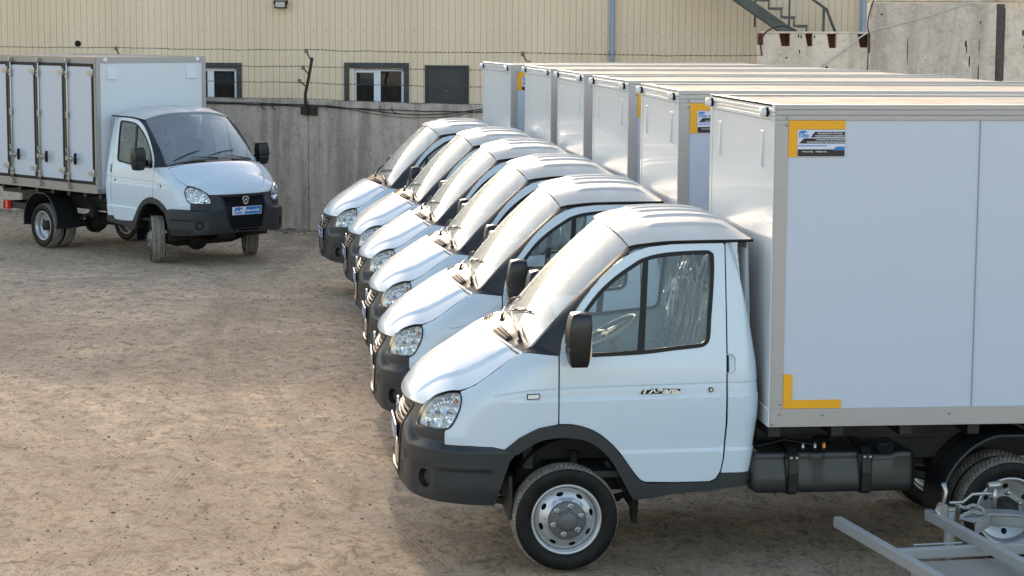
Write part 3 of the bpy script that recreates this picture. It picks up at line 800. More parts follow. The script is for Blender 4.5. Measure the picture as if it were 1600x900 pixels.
    for sgn in(-1,1):
        mb=MB()
        for j in range(5):
            v=.10+j*.065
            P=[Vector(cowl(.5+.5*sgn*t,v))+Vector((0,0,.004)) for t in [.30+.05*i for i in range(9)]]
            mb.tube(P,.0035,5,1 if j%2 else 0)
        P0=[Vector(cowl(.5+.5*sgn*t,v))+Vector((0,0,.0025)) for t,v in((.28,.08),(.72,.08),(.72,.40),(.5,.42),(.28,.40))]
        mb.f([mb.v(p) for p in P0])
        mb.build('air_vent',['gap','cowl'],cw)
    # ---- wipers
    for k,(t0,t1) in enumerate(((-.80,-.05),(-.02,.70))):
        mb=MB();piv=Vector(cowl(.5+.5*t0,.62))+Vector((0,0,.008))
        tip=Vector(wind(.5+.5*t1,.075,.020));mid=piv.lerp(tip,.5)+Vector((-.01,0,.012))
        mb.lathe([(.016,-.015),(.018,.0),(.010,.006),(.0003,.006)],12,piv,'z')
        mb.tube([piv+Vector((0,0,.01)),piv.lerp(tip,.22)+Vector((-.005,0,.014)),mid,piv.lerp(tip,.72)+Vector((-.005,0,.008))],[.010,.010,.005,.004],6)
        a=Vector(wind(.5+.5*lerp(t0,t1,.35),.16,.018));b=Vector(wind(.5+.5*min(.93,t1+.14),.045,.018))
        mb.tube([a.lerp(b,i/8) if False else Vector(wind(.5+.5*lerp(lerp(t0,t1,.35),min(.93,t1+.14),i/8),lerp(.16,.045,i/8),.014)) for i in range(9)],.006,6)
        mb.tube([Vector(wind(.5+.5*lerp(lerp(t0,t1,.45),min(.93,t1+.08),i/4),lerp(.15,.055,i/4),.030-.008*abs(i-2))) for i in range(5)],.0045,5)
        mb.build('wiper','black',T)
    # ---- bumper
    top=[(-.322,.776),(-.392,.800),(-.466,.816),(-.621,.818),(-.795,.811),(-.797,.903),(-.822,.901),(-.949,.895),(-1.075,.892),(-1.106,.914),(-1.095,.977),(-1.089,1.026)]
    gtop=1.040
    bt=top+[(-1.15,1.034),(-1.30,gtop),(-1.5,gtop),(SC,gtop)]
    bot=[(-.322,.776),(-.362,.729),(-.401,.609),(-.450,.455),(-.463,.435),(-.612,.440),(-.764,.448),(-.90,.452),(-1.05,.458),(-1.25,.468),(SC,.475)]
    O=bt+[(2*SC-a,b) for a,b in bt[:-1]][::-1]+[(2*SC-a,b) for a,b in bot[1:-1]]+[(SC,bot[-1][1])]+bot[1:-1][::-1]
    gr=[(SC+.395,1.000),(SC-.395,1.000),(SC-.375,.955),(SC-.285,.56),(SC-.255,.535),(SC+.255,.535),(SC+.285,.56),(SC+.375,.955)]
    fg=ell(-.926,.588,.058,.060,0,28)
    slot=[(SC+.25,.495),(SC-.25,.495),(SC-.24,.517),(SC+.24,.517)]
    mb=MB();panel(mb,O,BUMP,[gr,fg,mir(fg),slot],ds=.022,depth=.05)
    # tow-eye caps
    for sg in(1,-1):
        for cx_,cz_,a_,b_ in((-1.165,.700,.030,.034),(-1.27,.600,.036,.042)):
            c_=cx_ if sg>0 else 2*SC-cx_
            oo=ell(c_,cz_,a_,b_,0,20);panel(mb,oo,lambda s,z,off=0:BUMP(s,z,off+.0025),[scaled(oo,.88)],ds=.02,depth=.004)
    bp=mb.build('bumper','plastic',T)
    for sg in(1,-1):
        q=fg if sg>0 else mir(fg);mb=MB();panel(mb,scaled(q,.99),lambda s,z,off=0:BUMP(s,z,off-.045),[],ds=.03,rim=False);
        panel(mb,scaled(q,.7),lambda s,z,off=0:BUMP(s,z,off-.03),[],ds=.03,depth=.015,mi=1);mb.build('fog_lamp',['rubber','plastic'],bp)
    # ---- grille
    mb=MB();panel(mb,grow(gr,.01),lambda s,z,off=0:BUMP(s,z,off-.05),[],ds=.05,rim=False)
    g=mb.build('grille','gap',T)
    mb=MB()
    def slat(z,hw,th=.012):
        fnn=lambda u,v:BUMP(lerp(SC-hw,SC+hw,u),z+th*math.sin(2*PI*v)*.9,-.026+.020*math.cos(2*PI*v))
        mb.grid(fnn,24,8,un=False)
    for i in range(5): z=.978-.030*i;slat(z,.385-.228*(1.0-z))
    for i in range(5): z=.685-.029*i;slat(z,.385-.228*(1.0-z)-.01)
    panel(mb,grow(gr,.012),lambda s,z,off=0:BUMP(s,z,off+.006),[grow(gr,-.012)],ds=.03,depth=.03)
    panel(mb,[(SC+.34,.735),(SC-.34,.735),(SC-.36,.845),(SC+.36,.845)],lambda s,z,off=0:BUMP(s,z,off-.012),[],ds=.06,depth=.02)
    mb.build('grille_slats','slat',g)
    # emblem: small bright shield with a leaping deer outline
    px=BUMP(SC,.93,0)[0]-.012
    mb=MB();ES=1.3;sh=[(.0,-.052),(.026,-.034),(.034,.0),(.046,.012),(.040,.034),(.022,.042),(0,.046),(-.022,.042),(-.040,.034),(-.046,.012),(-.034,0),(-.026,-.034)]
    mb.prism([(-a*ES,.935+b*ES) for a,b in sh],px-.008,px+.004,'x');mb.prism([(-a*.78*ES,.937+b*.80*ES) for a,b in sh],px-.0095,px-.0075,'x',1)
    mb.prism([(-a*1.5,.942+b*1.5) for a,b in [(-.016,-.004),(-.006,.008),(.006,.010),(.014,.022),(.017,.014),(.010,.004),(.018,-.012),(.006,-.004),(-.006,-.006),(-.014,-.016)]],px-.0115,px-.009,'x',0)
    mb.prism([(.018,.912),(.0,.888),(-.018,.912),(0,.902)],px-.0115,px-.009,'x',0)
    mb.build('emblem',['badge','ink'],T,bevel=.002)
    # ---- blue advertising plate
    px=BUMP(SC,.79,0)[0]-.005;L=.262;zb,zt=.728,.846
    def P3(u,zv,o): return (px-o,-u,zv)
    mb=MB();mb.box(px,px+.006,-L,L,zb,zt)
    mb.f([mb.v(P3(u,zv,.001)) for u,zv in((-L+.008,zb+.008),(-.045,zb+.008),(-.015,zt-.008),(-L+.008,zt-.008))],False,0)
    mb.f([mb.v(P3(u,zv,.0015)) for u,zv in((-.050,zb+.008),(L-.008,zb+.008),(L-.008,zt-.008),(-.012,zt-.008))],False,1)
    pl=mb.build('number_plate',['stick','navy'],T,recalc=False)
    mb=MB()
    mt=Matrix(((0,0,-1,px-.003),(-1,0,0,0),(0,1,0,0),(0,0,0,1)))
    def T2(u,zv): q=mt.copy();q[1][3]=-u;q[2][3]=zv;return q
    text_into(mb,'www.cond.kg',.060,T2(-.026,.770),0,'LEFT',0,.0012,.76)
    text_into(mb,'COND',.040,T2(-.232,zb+.014),1,'LEFT',0,.0016,1.22)
    bear=[(0,0),(.02,0),(.024,.018),(.05,.020),(.058,0),(.078,0),(.078,.020),(.094,.030),(.120,.026),(.126,.036),(.104,.052),(.080,.056),(.040,.054),(.012,.046),(0,.028)]
    mb.f([mb.v(P3(-.222+a*1.15,zb+.052+b,.003)) for a,b in bear],False,1)
    mb.build('lettering',['white','blue'],pl,recalc=False)
    # ---- cab shell: back wall, floor, firewall, wheel housings
    mb=MB();zz_=[.60+.1*i for i in range(16)];pr_=[(-(.80-inset(1.0,z)),z) for z in zz_]+[(.80-inset(1.0,z),z) for z in zz_[::-1]]
    mb.prism(pr_,1.196,1.210,'x')
    sh=mb.build('cab_back_wall','paint',T,bevel=.01)
    mb=MB()
    mb.box(-.10,1.18,-.87,.87,.60,.64);mb.box(.47,1.18,-.88,.88,.56,.66);mb.box(-.26,-.20,-.80,.80,.65,1.36);mb.box(-.86,-.42,-.62,.62,.50,.93);mb.box(-.42,.45,-.46,.46,.45,1.0)
    mb.box(1.168,1.180,-.84,.84,.60,1.5)
    for sg in(-1,1):
        P=[(-.315+.00,.60)]+[(.055+.40*math.cos(a),.475+.40*math.sin(a)) for a in [PI-i*PI/16 for i in range(17)]]
        for i in range(16):
            a=PI-i*PI/16;b=PI-(i+1)*PI/16
            q=[(.055+.395*math.cos(a),.480+.385*math.sin(a)),(.055+.395*math.cos(b),.480+.385*math.sin(b))]
            i0=[mb.v((q[0][0],sg*.90,q[0][1])),mb.v((q[1][0],sg*.90,q[1][1])),mb.v((q[1][0],sg*.46,q[1][1])),mb.v((q[0][0],sg*.46,q[0][1]))];mb.f(i0,True)
        mb.box(-.36,-.34,sg*.46,sg*.90,.34,.62);mb.box(.45,.47,sg*.46,sg*.88,.36,.62)
    mb.build('cab_floor','under',T)
    mb=MB();mb.box(1.160,1.176,-.80,.80,.70,2.05);mb.grid(lambda u,v:(lambda p:(p[0],p[1]*.97,p[2]-.035))(roof(u,lerp(.04,.96,v))),20,14,flip=True)
    mb.build('cab_lining','liner',T)
    # ---- interior
    mb=MB()
    def dash(u,v):
        y=lerp(-.80,.80,u);
        pr=[(-.25,1.36),(-.20,1.425),(-.05,1.44),(.07,1.415),(.12,1.36),(.12,1.15),(.06,.95)]
        k=v*(len(pr)-1);i=min(int(k),len(pr)-2);t=k-i
        x=pr[i][0]+(pr[i+1][0]-pr[i][0])*t;z=pr[i][1]+(pr[i+1][1]-pr[i][1])*t
        z+=.035*math.exp(-((y+.42)/.20)**4)*math.exp(-((x-.03)/.12)**2);return(x,y,z)
    mb.grid(dash,40,24,un=False);mb.build('dashboard','dash',T)
    def sweep(mb,sec,y0,y1,n=6):
        for k in range(2): pass
        ids=[]
        for i in range(n+1):
            t=i/n;y=lerp(y0,y1,t);e=.018*(abs(2*t-1)**4)
            ids.append([mb.v((x+(cx2-x)*e*6*.25,y,z+(cz2-z)*e*6*.25)) for x,z in sec])
        m_=len(sec)
        for i in range(n):
            for k in range(m_): mb.f((ids[i][k],ids[i][(k+1)%m_],ids[i+1][(k+1)%m_],ids[i+1][k]),True)
        mb.f(ids[0][::-1]);mb.f(ids[-1])
    for (y0,y1) in((-.76,-.27),(-.18,.76)):
        mb=MB();s_=empty('seat',(0,0,0),0,T)
        cx2,cz2=.80,1.0;sweep(mb,crspline([(.52,.98),(.56,1.06),(.70,1.09),(.90,1.06),(.98,1.04),(1.0,.98),(.90,.94),(.60,.93)],3,True),y0,y1)
        cx2,cz2=1.0,1.4;sweep(mb,crspline([(.90,1.04),(.92,1.20),(.965,1.45),(1.02,1.68),(1.06,1.72),(1.10,1.70),(1.10,1.50),(1.04,1.20),(1.02,1.04)],3,True),y0+.015,y1-.015)
        for yc in ([(y0+y1)/2] if y1<0 else [.05,.52]):
            cx2,cz2=1.07,1.82;sweep(mb,crspline([(1.03,1.76),(1.035,1.86),(1.07,1.93),(1.11,1.90),(1.12,1.80),(1.10,1.74)],3,True),yc-.12,yc+.12)
        mb.build('cushion','seat',s_)
        mb=MB();rnd=random.Random(int(y0*100)+500)
        prf=[(.50,1.00),(.53,1.09),(.62,1.125),(.74,1.135),(.86,1.13),(.885,1.22),(.91,1.38),(.945,1.55),(.985,1.72),(1.01,1.84),(1.05,1.96)]
        def film(u,v):
            k=v*(len(prf)-1);i=min(int(k),len(prf)-2);t=k-i
            x=prf[i][0]+(prf[i+1][0]-prf[i][0])*t;z=prf[i][1]+(prf[i+1][1]-prf[i][1])*t
            y=lerp(y0-.02,y1+.02,u)
            n=noise.noise(Vector((y*5+v*4,v*3.0,y0)));n2=noise.noise(Vector((y*11+v*9,v*3.5,y0+3)))
            n3=(1-abs(noise.noise(Vector((y*6-v*5,v*1.6,y0+7)))))**10
            d=.030*n+.010*n2+.035*n3
            sd_=.05*(abs(2*u-1)**6)
            return (x-d*(1 if v>.35 else .2)-.01,y+.02*n2,z+d*(.3 if v>.35 else 1)-sd_*(v<.4))
        mb.grid(film,70,80,un=False);mb.build('plastic_cover','film',s_)
    mb=MB();cxx=Vector((.345,-.43,1.475));ax=Vector((-.50,0,.86)).normalized();a=Vector((0,1,0));b=ax.cross(a)
    mb.tube([cxx+(a*math.cos(2*PI*k/28)+b*math.sin(2*PI*k/28))*.195 for k in range(29)],.015,8)
    mb.tube([cxx-ax*.03,cxx+ax*.01],.06,12);mb.tube([cxx-ax*.03,cxx-ax*.30],.035,10)
    for an in(.3,PI-.3,PI*1.5): mb.tube([cxx,cxx+(a*math.cos(an)+b*math.sin(an))*.19],.014,6)
    mb.build('steering_wheel','wheelgrey',T)
    # ---- chassis
    mb=MB()
    for sg in(-1,1):
        mb.box(-.80,4.35,sg*.40-.03,sg*.40+.03,.60,.74)
        mb.box(-.55,.50,sg*.40-.035,sg*.40+.035,.42,.46)
    for x in(-.7,.55,1.25,1.9,2.5,3.3,4.2): mb.box(x-.035,x+.035,-.38,.38,.62,.71)
    for x in (1.34,1.75,2.2,2.65,3.1,3.6,4.1,4.6): mb.box(x-.04,x+.04,-.93,.93,.855,.925)
    for sg in(-1,1): mb.box(1.32,4.85,sg*.44-.04,sg*.44+.04,.745,.85)
    mb.tube([(.6,0,.52),(1.5,0,.48),(2.72,0,.40)],.038,12)
    mb.tube([(.3,.22,.45),(1.2,.25,.42),(2.2,.28,.45),(3.3,.42,.5),(4.3,.45,.5)],.030,10)
    mb.lathe([(.0003,-.34),(.085,-.33),(.09,-.3),(.09,.3),(.085,.33),(.0003,.34)],16,(2.0,.30,.47),'x')
    # gearbox and engine sump
    mb.tube([(-.35,0,.52),(.2,0,.50),(.6,0,.52)],[.16,.14,.08],14);mb.box(-.55,-.05,-.16,.16,.34,.52)
    mb.build('chassis_frame','frame',T,bevel=.004)
    mb=MB();mb.tube([(0,-.80,.335),(0,-.62,.30),(0,-.5,.26),(0,.5,.26),(0,.62,.30),(0,.80,.335)],[.05,.05,.045,.045,.05,.05],10)
    mb.tube([(.14,-.72,.33),(.14,.72,.33)],.016,8);mb.lathe([(.0003,-.13),(.14,-.09),(.16,0),(.14,.09),(.0003,.13)],16,(-.02,.16,.30),'x')
    for sg in(-1,1):
        for j in range(4): mb.tube([(lerp(-.62,.62,i/12),sg*.52,.36-.012*j+.10*abs(i/6-1)**2) for i in range(13) if abs(i/6-1)<=1-.12*j],.016,4)
        mb.tube([(.05,sg*.60,.36),(.10,sg*.60,.72)],[.028,.034],10);mb.tube([(.28,sg*.74,.68),(.46,sg*.70,.42)],.022,6)
    mb.build('front_axle','under',T)
    mb=MB();mb.tube([(2.9,-.78,.34),(2.9,.78,.34)],.055,12);mb.lathe([(.0003,-.18),(.12,-.14),(.17,-.02),(.17,.06),(.12,.14),(.0003,.16)],20,(2.88,0,.345),'x')
    for sg in(-1,1):
        for j in range(5): mb.tube([(lerp(2.18,3.62,i/14),sg*.50,.46-.014*j+.13*abs(i/7-1)**2) for i in range(15) if abs(i/7-1)<=1-.10*j],.018,4)
        mb.box(2.12,2.22,sg*.50-.05,sg*.50+.05,.50,.66);mb.box(3.58,3.68,sg*.50-.05,sg*.50+.05,.52,.66)
    mb.build('rear_axle','under',T)
    # ---- fuel tank (left)
    ft=empty('fuel_tank',(0,0,0),0,T)
    mb=MB()
    def tank(u,v):
        x=lerp(1.19,2.275,u);a=2*PI*v
        e=.20;cc,ss=math.cos(a),math.sin(a)
        yy=abs(cc)**e*(1 if cc>0 else -1);zz=abs(ss)**e*(1 if ss>0 else -1)
        end=min(u,1-u)*1.085;rr=1-.22*max(0,1-end/.06)**2
        hy,hz=.185,.135
        z=.622+zz*hz*rr+(.0 if zz<0 else -.018*sst(1.88,1.93,x)*(1-sst(2.10,2.16,x)))
        y=-.765+yy*hy*rr*(1-.06*(zz>0)*1)
        gro=-.012*(math.exp(-((x-1.46)/.035)**4)+math.exp(-((x-1.94)/.035)**4))*(yy<0)
        y-=gro;y-=.008*math.exp(-((z-.60)/.012)**2)*(yy<-.9)
        if yy<0: y+=.026*sst(.668,.690,z)*(1-sst(1.93,2.0,x)*.8)*(1-.8*math.exp(-((x-1.62)/.05)**4))-.010*sst(.60,.605,z)*(1-sst(.64,.66,z))*sst(1.22,1.26,x)*(1-sst(1.40,1.43,x))
        return (x,y,z)
    mb.grid(tank,150,110,un=False)
    for u in(0,1):
        r=[mb.v(tank(u,j/110)) for j in range(110)];mb.f(r if u else r[::-1])
    mb.build('tank_shell','tankp',ft)
    for x in(1.46,1.94):
        mb=MB();ring=[(-.57,.775),(-.90,.775),(-.957,.735),(-.965,.62),(-.957,.50),(-.92,.482),(-.60,.482)]
        for i in range(len(ring)-1):
            a,b=Vector((x,*ring[i])),Vector((x,*ring[i+1]))
            d=(b-a).normalized();n_=Vector((0,d.z,-d.y))*.006
            mb.f([mb.v(p) for p in((x-.028,*(a+n_).yz),(x+.028,*(a+n_).yz),(x+.028,*(b+n_).yz),(x-.028,*(b+n_).yz))]);mb.f([mb.v(p) for p in((x-.028,*(a-n_).yz),(x-.028,*(b-n_).yz),(x+.028,*(b-n_).yz),(x+.028,*(a-n_).yz))])
            for sx in(-.028,.028): mb.f([mb.v((x+sx,*q.yz)) for q in(a+n_,b+n_,b-n_,a-n_)])
        mb.box(x-.035,x+.035,-.975,-.95,.71,.742);mb.lathe([(.0003,-.990),(.011,-.988),(.011,-.97)],8,(x-.018,0,.726),mi=1);mb.lathe([(.0003,-.990),(.011,-.988),(.011,-.97)],8,(x+.018,0,.726),mi=1)
        mb.build('tank_strap',['frame','chrome'],ft)
    mb=MB();mb.tube([(2.10,-.80,.72),(2.085,-.86,.765)],[.05,.05],16);mb.tube([(2.087,-.852,.758),(2.080,-.885,.785)],[.062,.060],16);mb.box(2.04,2.12,-.888,-.878,.775,.795);mb.build('filler_cap','rubber',ft)
    mb=MB();mb.tube([(1.25,-.80,.765),(1.45,-.74,.80),(1.62,-.80,.775),(1.66,-.70,.80),(1.8,-.55,.78)],.012,6)
    for x,c_ in((1.56,1),(1.64,1),(1.70,2)): mb.lathe([(.0003,.79),(.012,.785),(.012,.75)],8,(x,-.80,0),'z',mi=c_)
    mb.build('fuel_line',['rubber','chrome','amber'],ft)
    # ---- rear mudguards
    for sg in(-1,1):
        mb=MB()
        def mg(u,v):
            a=lerp(R(-8),R(188),u);r=.47;y=lerp(.60,1.0,v)
            x=2.9-r*math.cos(a)*1.0;z=.395+r*math.sin(a)*1.0
            if u<.06 or u>.94: pass
            z+= -.012*math.sin(v*PI*6)*.4*(1 if 0<v<1 else 0)
            return (x,sg*y,min(z,.852))
        mb.grid(mg,48,14,un=False)
        for v in(1.0,): mb.tube([Vector(mg(i/48,v))+Vector((0,0,0)) for i in range(49)],.012,6)
        mb.build('rear_mudguard','tankp',T)
    # ---- cargo body (plain sided)
    bx=make_box(T)
    # ---- rear lights on a cross bar
    mb=MB();mb.box(4.00,4.06,-.95,.95,.54,.66)
    for sg in(-1,1): mb.box(3.30,4.05,sg*.88-.02,sg*.88+.02,.55,.65)
    rb=mb.build('rear_bar','frame',T,bevel=.004)
    for sg in(-1,1):
        mb=MB();mb.box(3.93,4.085,sg*.915-.035,sg*.915+.035,.535,.675);mb.box(3.96,4.01,sg*.915-.037,sg*.915+.037,.56,.60,1);mb.box(3.96,4.01,sg*.915-.037,sg*.915+.037,.615,.65,1);mb.build('tail_lamp',['red','amber'],rb,bevel=.003)
    # ---- wheels
    w=make_wheel('front',T,(0,-.845,.343),R(3));copy_wheel(w,T,(0,.845,.343),PI+R(3))
    w=make_wheel('rear',T,(2.9,-.875,.343));copy_wheel(w,T,(2.9,.875,.343),PI)
    copy_wheel(w,T,(2.9,-.655,.343),PI);copy_wheel(w,T,(2.9,.655,.343),0)
    return T
X0,X1,YB,ZB,ZT=1.290,5.00,1.0,.934,2.973
def shell(parent,top='btop'):
    bx=empty('cargo_box',(0,0,0),0,parent)
    mb=MB();mb.box(X0,X1-.004,-YB+.004,YB-.004,ZB+.02,ZT-.018,0)
    mb.box(X0+.05,X1-.05,-YB+.06,YB-.06,ZT-.018,ZT-.010,1);mb.box(X0+.02,X1-.02,-YB+.03,YB-.03,ZB,ZB+.02,2)
    mb.build('panel',['box',top,'alu'],bx)
    mb=MB();mb.box(X0-.004,X0-.001,-YB+.075,YB-.075,ZB+.12,ZT-.10,0);mb.build('front_wall','bulk',bx)
    return bx
def make_box(T):
    bx=shell(T)
    # side rails and corner posts of grooved aluminium
    for sg in(-1,1):
        mb=MB()
        y0,y1=sorted((sg*(YB-.012),sg*(YB+.008)))
        for i,(za,zb) in enumerate(((2.945,2.973),(2.912,2.943),(2.880,2.910))): 
            d=.003*(i%2);mb.box(X0,X1,min(y0,y1)-(d if sg<0 else 0),max(y0,y1)+(d if sg>0 else 0),za,zb)
        mb.box(X0,X1,y0,y1,ZB,1.050)
        mb.box(X0,X0+.082,y0+ (.003 if sg<0 else 0),y1-(.003 if sg>0 else 0),1.050,2.880)
        mb.box(X1-.082,X1,y0+ (.003 if sg<0 else 0),y1-(.003 if sg>0 else 0),1.050,2.880)
        y0,y1=sorted((sg*(YB-.06),sg*YB));mb.box(X0,X1,y0,y1,ZT-.012,ZT+.003)
        mb.build('side_rail','alu',bx,bevel=.002)
    mb=MB()
    for za,zb,d in((2.955,2.978,.010),(2.930,2.950,.014),(2.905,2.926,.010),(2.880,2.902,.014)): mb.box(X0-d,X0+.0,-YB+.0,YB-.0,za,zb)
    mb.box(X0-.012,X0,-YB,YB,ZB,1.05)
    for sg in(-1,1): y0,y1=sorted((sg*(YB-.07),sg*YB));mb.box(X0-.008,X0,y0,y1,1.05,2.88)
    mb.box(X0-.01,X0+.05,-YB+.05,YB-.05,ZT-.012,ZT+.004)
    mb.build('front_rail','bulk',bx,bevel=.002)
    # rivets
    mb=MB()
    for sg in(-1,1):
        yy=sg*(YB+.008)
        def rv(x,z):
            mb.lathe([(.011,yy-sg*.002),(.010,yy+sg*.003),(.006,yy+sg*.006),(.0003,yy+sg*.007)],10,(x,0,z))
        for x in(1.345,1.36): pass
        rv(1.362,2.895);rv(1.362,2.850);rv(1.352,1.085);rv(1.352,1.020);rv(1.306,.955)
        for i in range(4): rv(1.63+i*.83,1.012)
    mb.build('rivets','chrome',bx)
    mb=MB()
    for x in(2.607,3.82):
        for sg in(-1,1): mb.box(x-.002,x+.002,sg*YB-.0045,sg*YB+.0045,1.05,2.88)
    mb.build('panel_joint','gap2',bx)
    # marker lamps and sealed vents on the front wall
    for sy in(-.84,.90):
        mb=MB();mb.lathe([(.030,X0-.012),(.032,X0-.030)],16,(0,sy,2.924),'x',mi=1);mb.lathe([(.030,X0-.030),(.030,X0-.058),(.022,X0-.064),(.0003,X0-.065)],16,(0,sy,2.924),'x');mb.build('marker_lamp',['lampw','rubber'],bx)
    for sy in(-.66,.66):
        mb=MB();mb.prism([(sy-.055,2.56),(sy+.055,2.56),(sy+.055,2.80),(sy-.055,2.80)],X0-.0075,X0-.004,'x')
        mb.prism([(X0-.020,2.575),(X0-.005,2.570),(X0-.005,2.80),(X0-.009,2.80)],sy-.035,sy+.035,'y');mb.build('air_vent_cover','bulk',bx,bevel=.002)
    # orange corner markings
    mb=MB();yy=-(YB+.001)
    def rc(x0,x1,z0,z1,o=.003): mb.box(x0,x1,-YB-o,-YB+.003,z0,z1)
    rc(1.374,1.430,2.650,2.878);rc(1.430,1.735,2.823,2.878,.0032);mb.build('corner_marking','tape',bx)
    mb=MB();rc(1.374,1.432,1.052,1.272);rc(1.432,1.750,1.052,1.106,.0032)
    mb.build('corner_marking','tape',bx)
    # sticker: white ground, black bars, blue bear mark
    y=-YB-.004;mb=MB()
    def S(u,v,o=0): return (1.431+u,y-o,2.652+v)
    def pg(pts,mi,o): mb.f([mb.v(S(a,b,o)) for a,b in pts],False,mi)
    W_,H_=.304,.166
    pg([(0,0),(W_,0),(W_,H_),(0,H_)],0,0)
    pg([(.002,.002),(W_-.002,.002),(W_-.002,.046),(.20,.046),(.002,.046)],1,.001)
    pg([(.004,.071),(.19,.071),(.185,.065),(.004,.065)],2,.001)
    pg([(.228,.046),(.252,.063),(W_-.002,.063),(W_-.002,.040),(.222,.040)],2,.0013)
    pg([(.010,.082),(W_-.002,.082),(W_-.002,.115),(.040,.115)],1,.001)
    pg([(.083,.121),(W_-.002,.121),(W_-.002,.156),(.110,.156)],1,.001)
    mt=Matrix(((1,0,0,0),(0,0,-1,0),(0,1,0,0),(0,0,0,1)))
    def TT(u,v): q=mt.copy();p=S(u,v,.002);q[0][3],q[1][3],q[2][3]=p;return q
    text_into(mb,'ПРОИЗВОДСТВО ФУРГОНОВ',.0125,TT(.285,.141),3,'RIGHT',0,.0002,.88)
    text_into(mb,'ГИДРАВЛИЧЕСКИЕ ПОДЪЕМНИКИ',.0125,TT(.298,.126),3,'RIGHT',0,.0002,.86)
    text_into(mb,'ХОЛОДИЛЬНОЕ ОБОРУДОВАНИЕ',.0125,TT(.298,.102),3,'RIGHT',0,.0002,.88)
    text_into(mb,'ИЗОТЕРМИЧЕСКИЕ И ПРОМТОВАРНЫЕ КУЗОВА',.0125,TT(.298,.086),3,'RIGHT',0,.0002,.80)
    text_into(mb,'www.cond.kg     info@cond.kg',.0125,TT(.030,.028),3,'LEFT',0,.0002,1.0)
    text_into(mb,'COND',.026,TT(.006,.121),2,'LEFT',0,.001,.85)
    bear=[(0,0),(.02,0),(.024,.018),(.05,.020),(.058,0),(.078,0),(.078,.020),(.094,.030),(.120,.026),(.126,.036),(.104,.052),(.080,.056),(.040,.054),(.012,.046),(0,.028)]
    pg([(.008+a*.42,.139+b*.42) for a,b in bear],2,.0015)
    mb.build('advert_sticker',['stick','ink','blue','white'],bx,recalc=False)
    return bx
def make_bread_box(T):
    bx=shell(T)
    for sg in(-1,1):
        mb=MB()
        y0,y1=sorted((sg*(YB-.012),sg*(YB+.010)))
        mb.box(X0,X1,y0,y1,2.890,2.973);mb.box(X0,X1,y0,y1,ZB,1.052);mb.box(X0,X0+.048,y0,y1,1.052,2.890);mb.box(X1-.05,X1,y0,y1,1.052,2.89)
        for i in range(5): x=1.335+.80*i-.012;mb.box(x,x+.024,y0,y1,1.052,2.89) if i else None
        mb.build('side_rail','alu2',bx,bevel=.002)
    mb=MB();mb.box(X0-.012,X0,-YB,YB,2.885,2.975)
    for sg in(-1,1): y0,y1=sorted((sg*(YB-.065),sg*YB));mb.box(X0-.012,X0,y0,y1,ZB,2.885)
    mb.box(X0-.012,X0,-YB,YB,ZB,1.0);mb.build('front_rail','alu',bx,bevel=.002)
    for sy in(-.84,.84):
        mb=MB();mb.lathe([(.034,X0-.012),(.034,X0-.03),(.02,X0-.036),(.0003,X0-.037)],14,(0,sy,2.93),'x');mb.build('marker_lamp','lampw',bx)
    for sy in(-.72,.72):
        mb=MB();mb.prism([(X0-.004,2.84),(X0-.012,2.84),(X0-.034,2.64),(X0-.004,2.64)],sy-.09,sy+.09,'y');mb.build('air_vent_cover','bulk',bx,bevel=.002)
    return bx
def bread_doors(T):
    def one(x0,x1):
        d=empty('side_door',(0,0,0),0,T);y=YB
        za,zb=1.066,2.876
        mb=MB()
        t=.048;mb.box(x0,x1,y-.01,y+.018,za,za+t);mb.box(x0,x1,y-.01,y+.018,zb-t,zb);mb.box(x0,x0+t,y-.01,y+.018,za+t,zb-t);mb.box(x1-t,x1,y-.01,y+.018,za+t,zb-t)
        mb.build('door_seal','rubber',d,bevel=.004)
        mb=MB();mb.box(x0+t,x1-t,y+.0,y+.012,za+t,zb-t);mb.box(x1-t-.085,x1-t,y+.012,y+.020,za+t,zb-t,1);mb.build('door_leaf',['box','alu3'],d,bevel=.002)
        xr=x1-.105
        mb=MB();mb.tube([(xr,y+.036,za-.08),(xr,y+.036,zb+.05)],.013,10)
        for z in(zb-.14,zb-.20,za+.13,za+.07,(za+zb)/2+.15,(za+zb)/2+.10): mb.box(xr-.035,xr+.028,y+.012,y+.058,z-.022,z+.022)
        for z in(zb+.035,za-.065): mb.box(xr-.05,xr+.05,y+.010,y+.050,z-.018,z+.018);mb.box(xr-.02,xr+.02,y+.02,y+.07,z-.03,z+.03)
        mb.build('lock_rod','chrome',d,bevel=.003)
        mb=MB();hz=1.44
        mb.tube([(xr+.03,y+.045,hz),(xr-.05,y+.05,hz),(xr-.16,y+.055,hz-.01),(xr-.23,y+.06,hz)],[.016,.016,.012,.012],8);mb.tube([(xr-.05,y+.05,hz),(xr-.04,y+.07,hz+.07),(xr,y+.08,hz+.15)],.010,8);mb.tube([(xr-.10,y+.05,hz-.06),(xr-.11,y+.05,hz+.02)],.012,8)
        mb.box(xr-.02,xr+.05,y+.012,y+.06,hz-.03,hz+.03)
        mb.tube([(xr-.235,y+.065,hz-.085),(xr-.24,y+.075,hz),(xr-.235,y+.065,hz+.085)],[.022,.026,.022],8,1)
        mb.build('door_handle',['chrome','rubber'],d)
        for z in(2.74,1.24):
            mb=MB();mb.box(x0-.028,x0+.012,y+.010,y+.024,z-.055,z+.055);mb.tube([(x0-.004,y+.034,z-.06),(x0-.004,y+.034,z+.06)],.013,8)
            mb.prism([(x0+.0,z-.032),(x0+.12,z-.030),(x0+.150,z-.014),(x0+.155,z),(x0+.150,z+.014),(x0+.12,z+.030),(x0+.0,z+.032)],y+.018,y+.036,'y');mb.build('hinge','chrome',d,bevel=.004)
        return d
    a=one(1.345,2.123)
    for i in range(1,4):
        c=copy_tree(a,T);c.location=(.80*i,0,0)
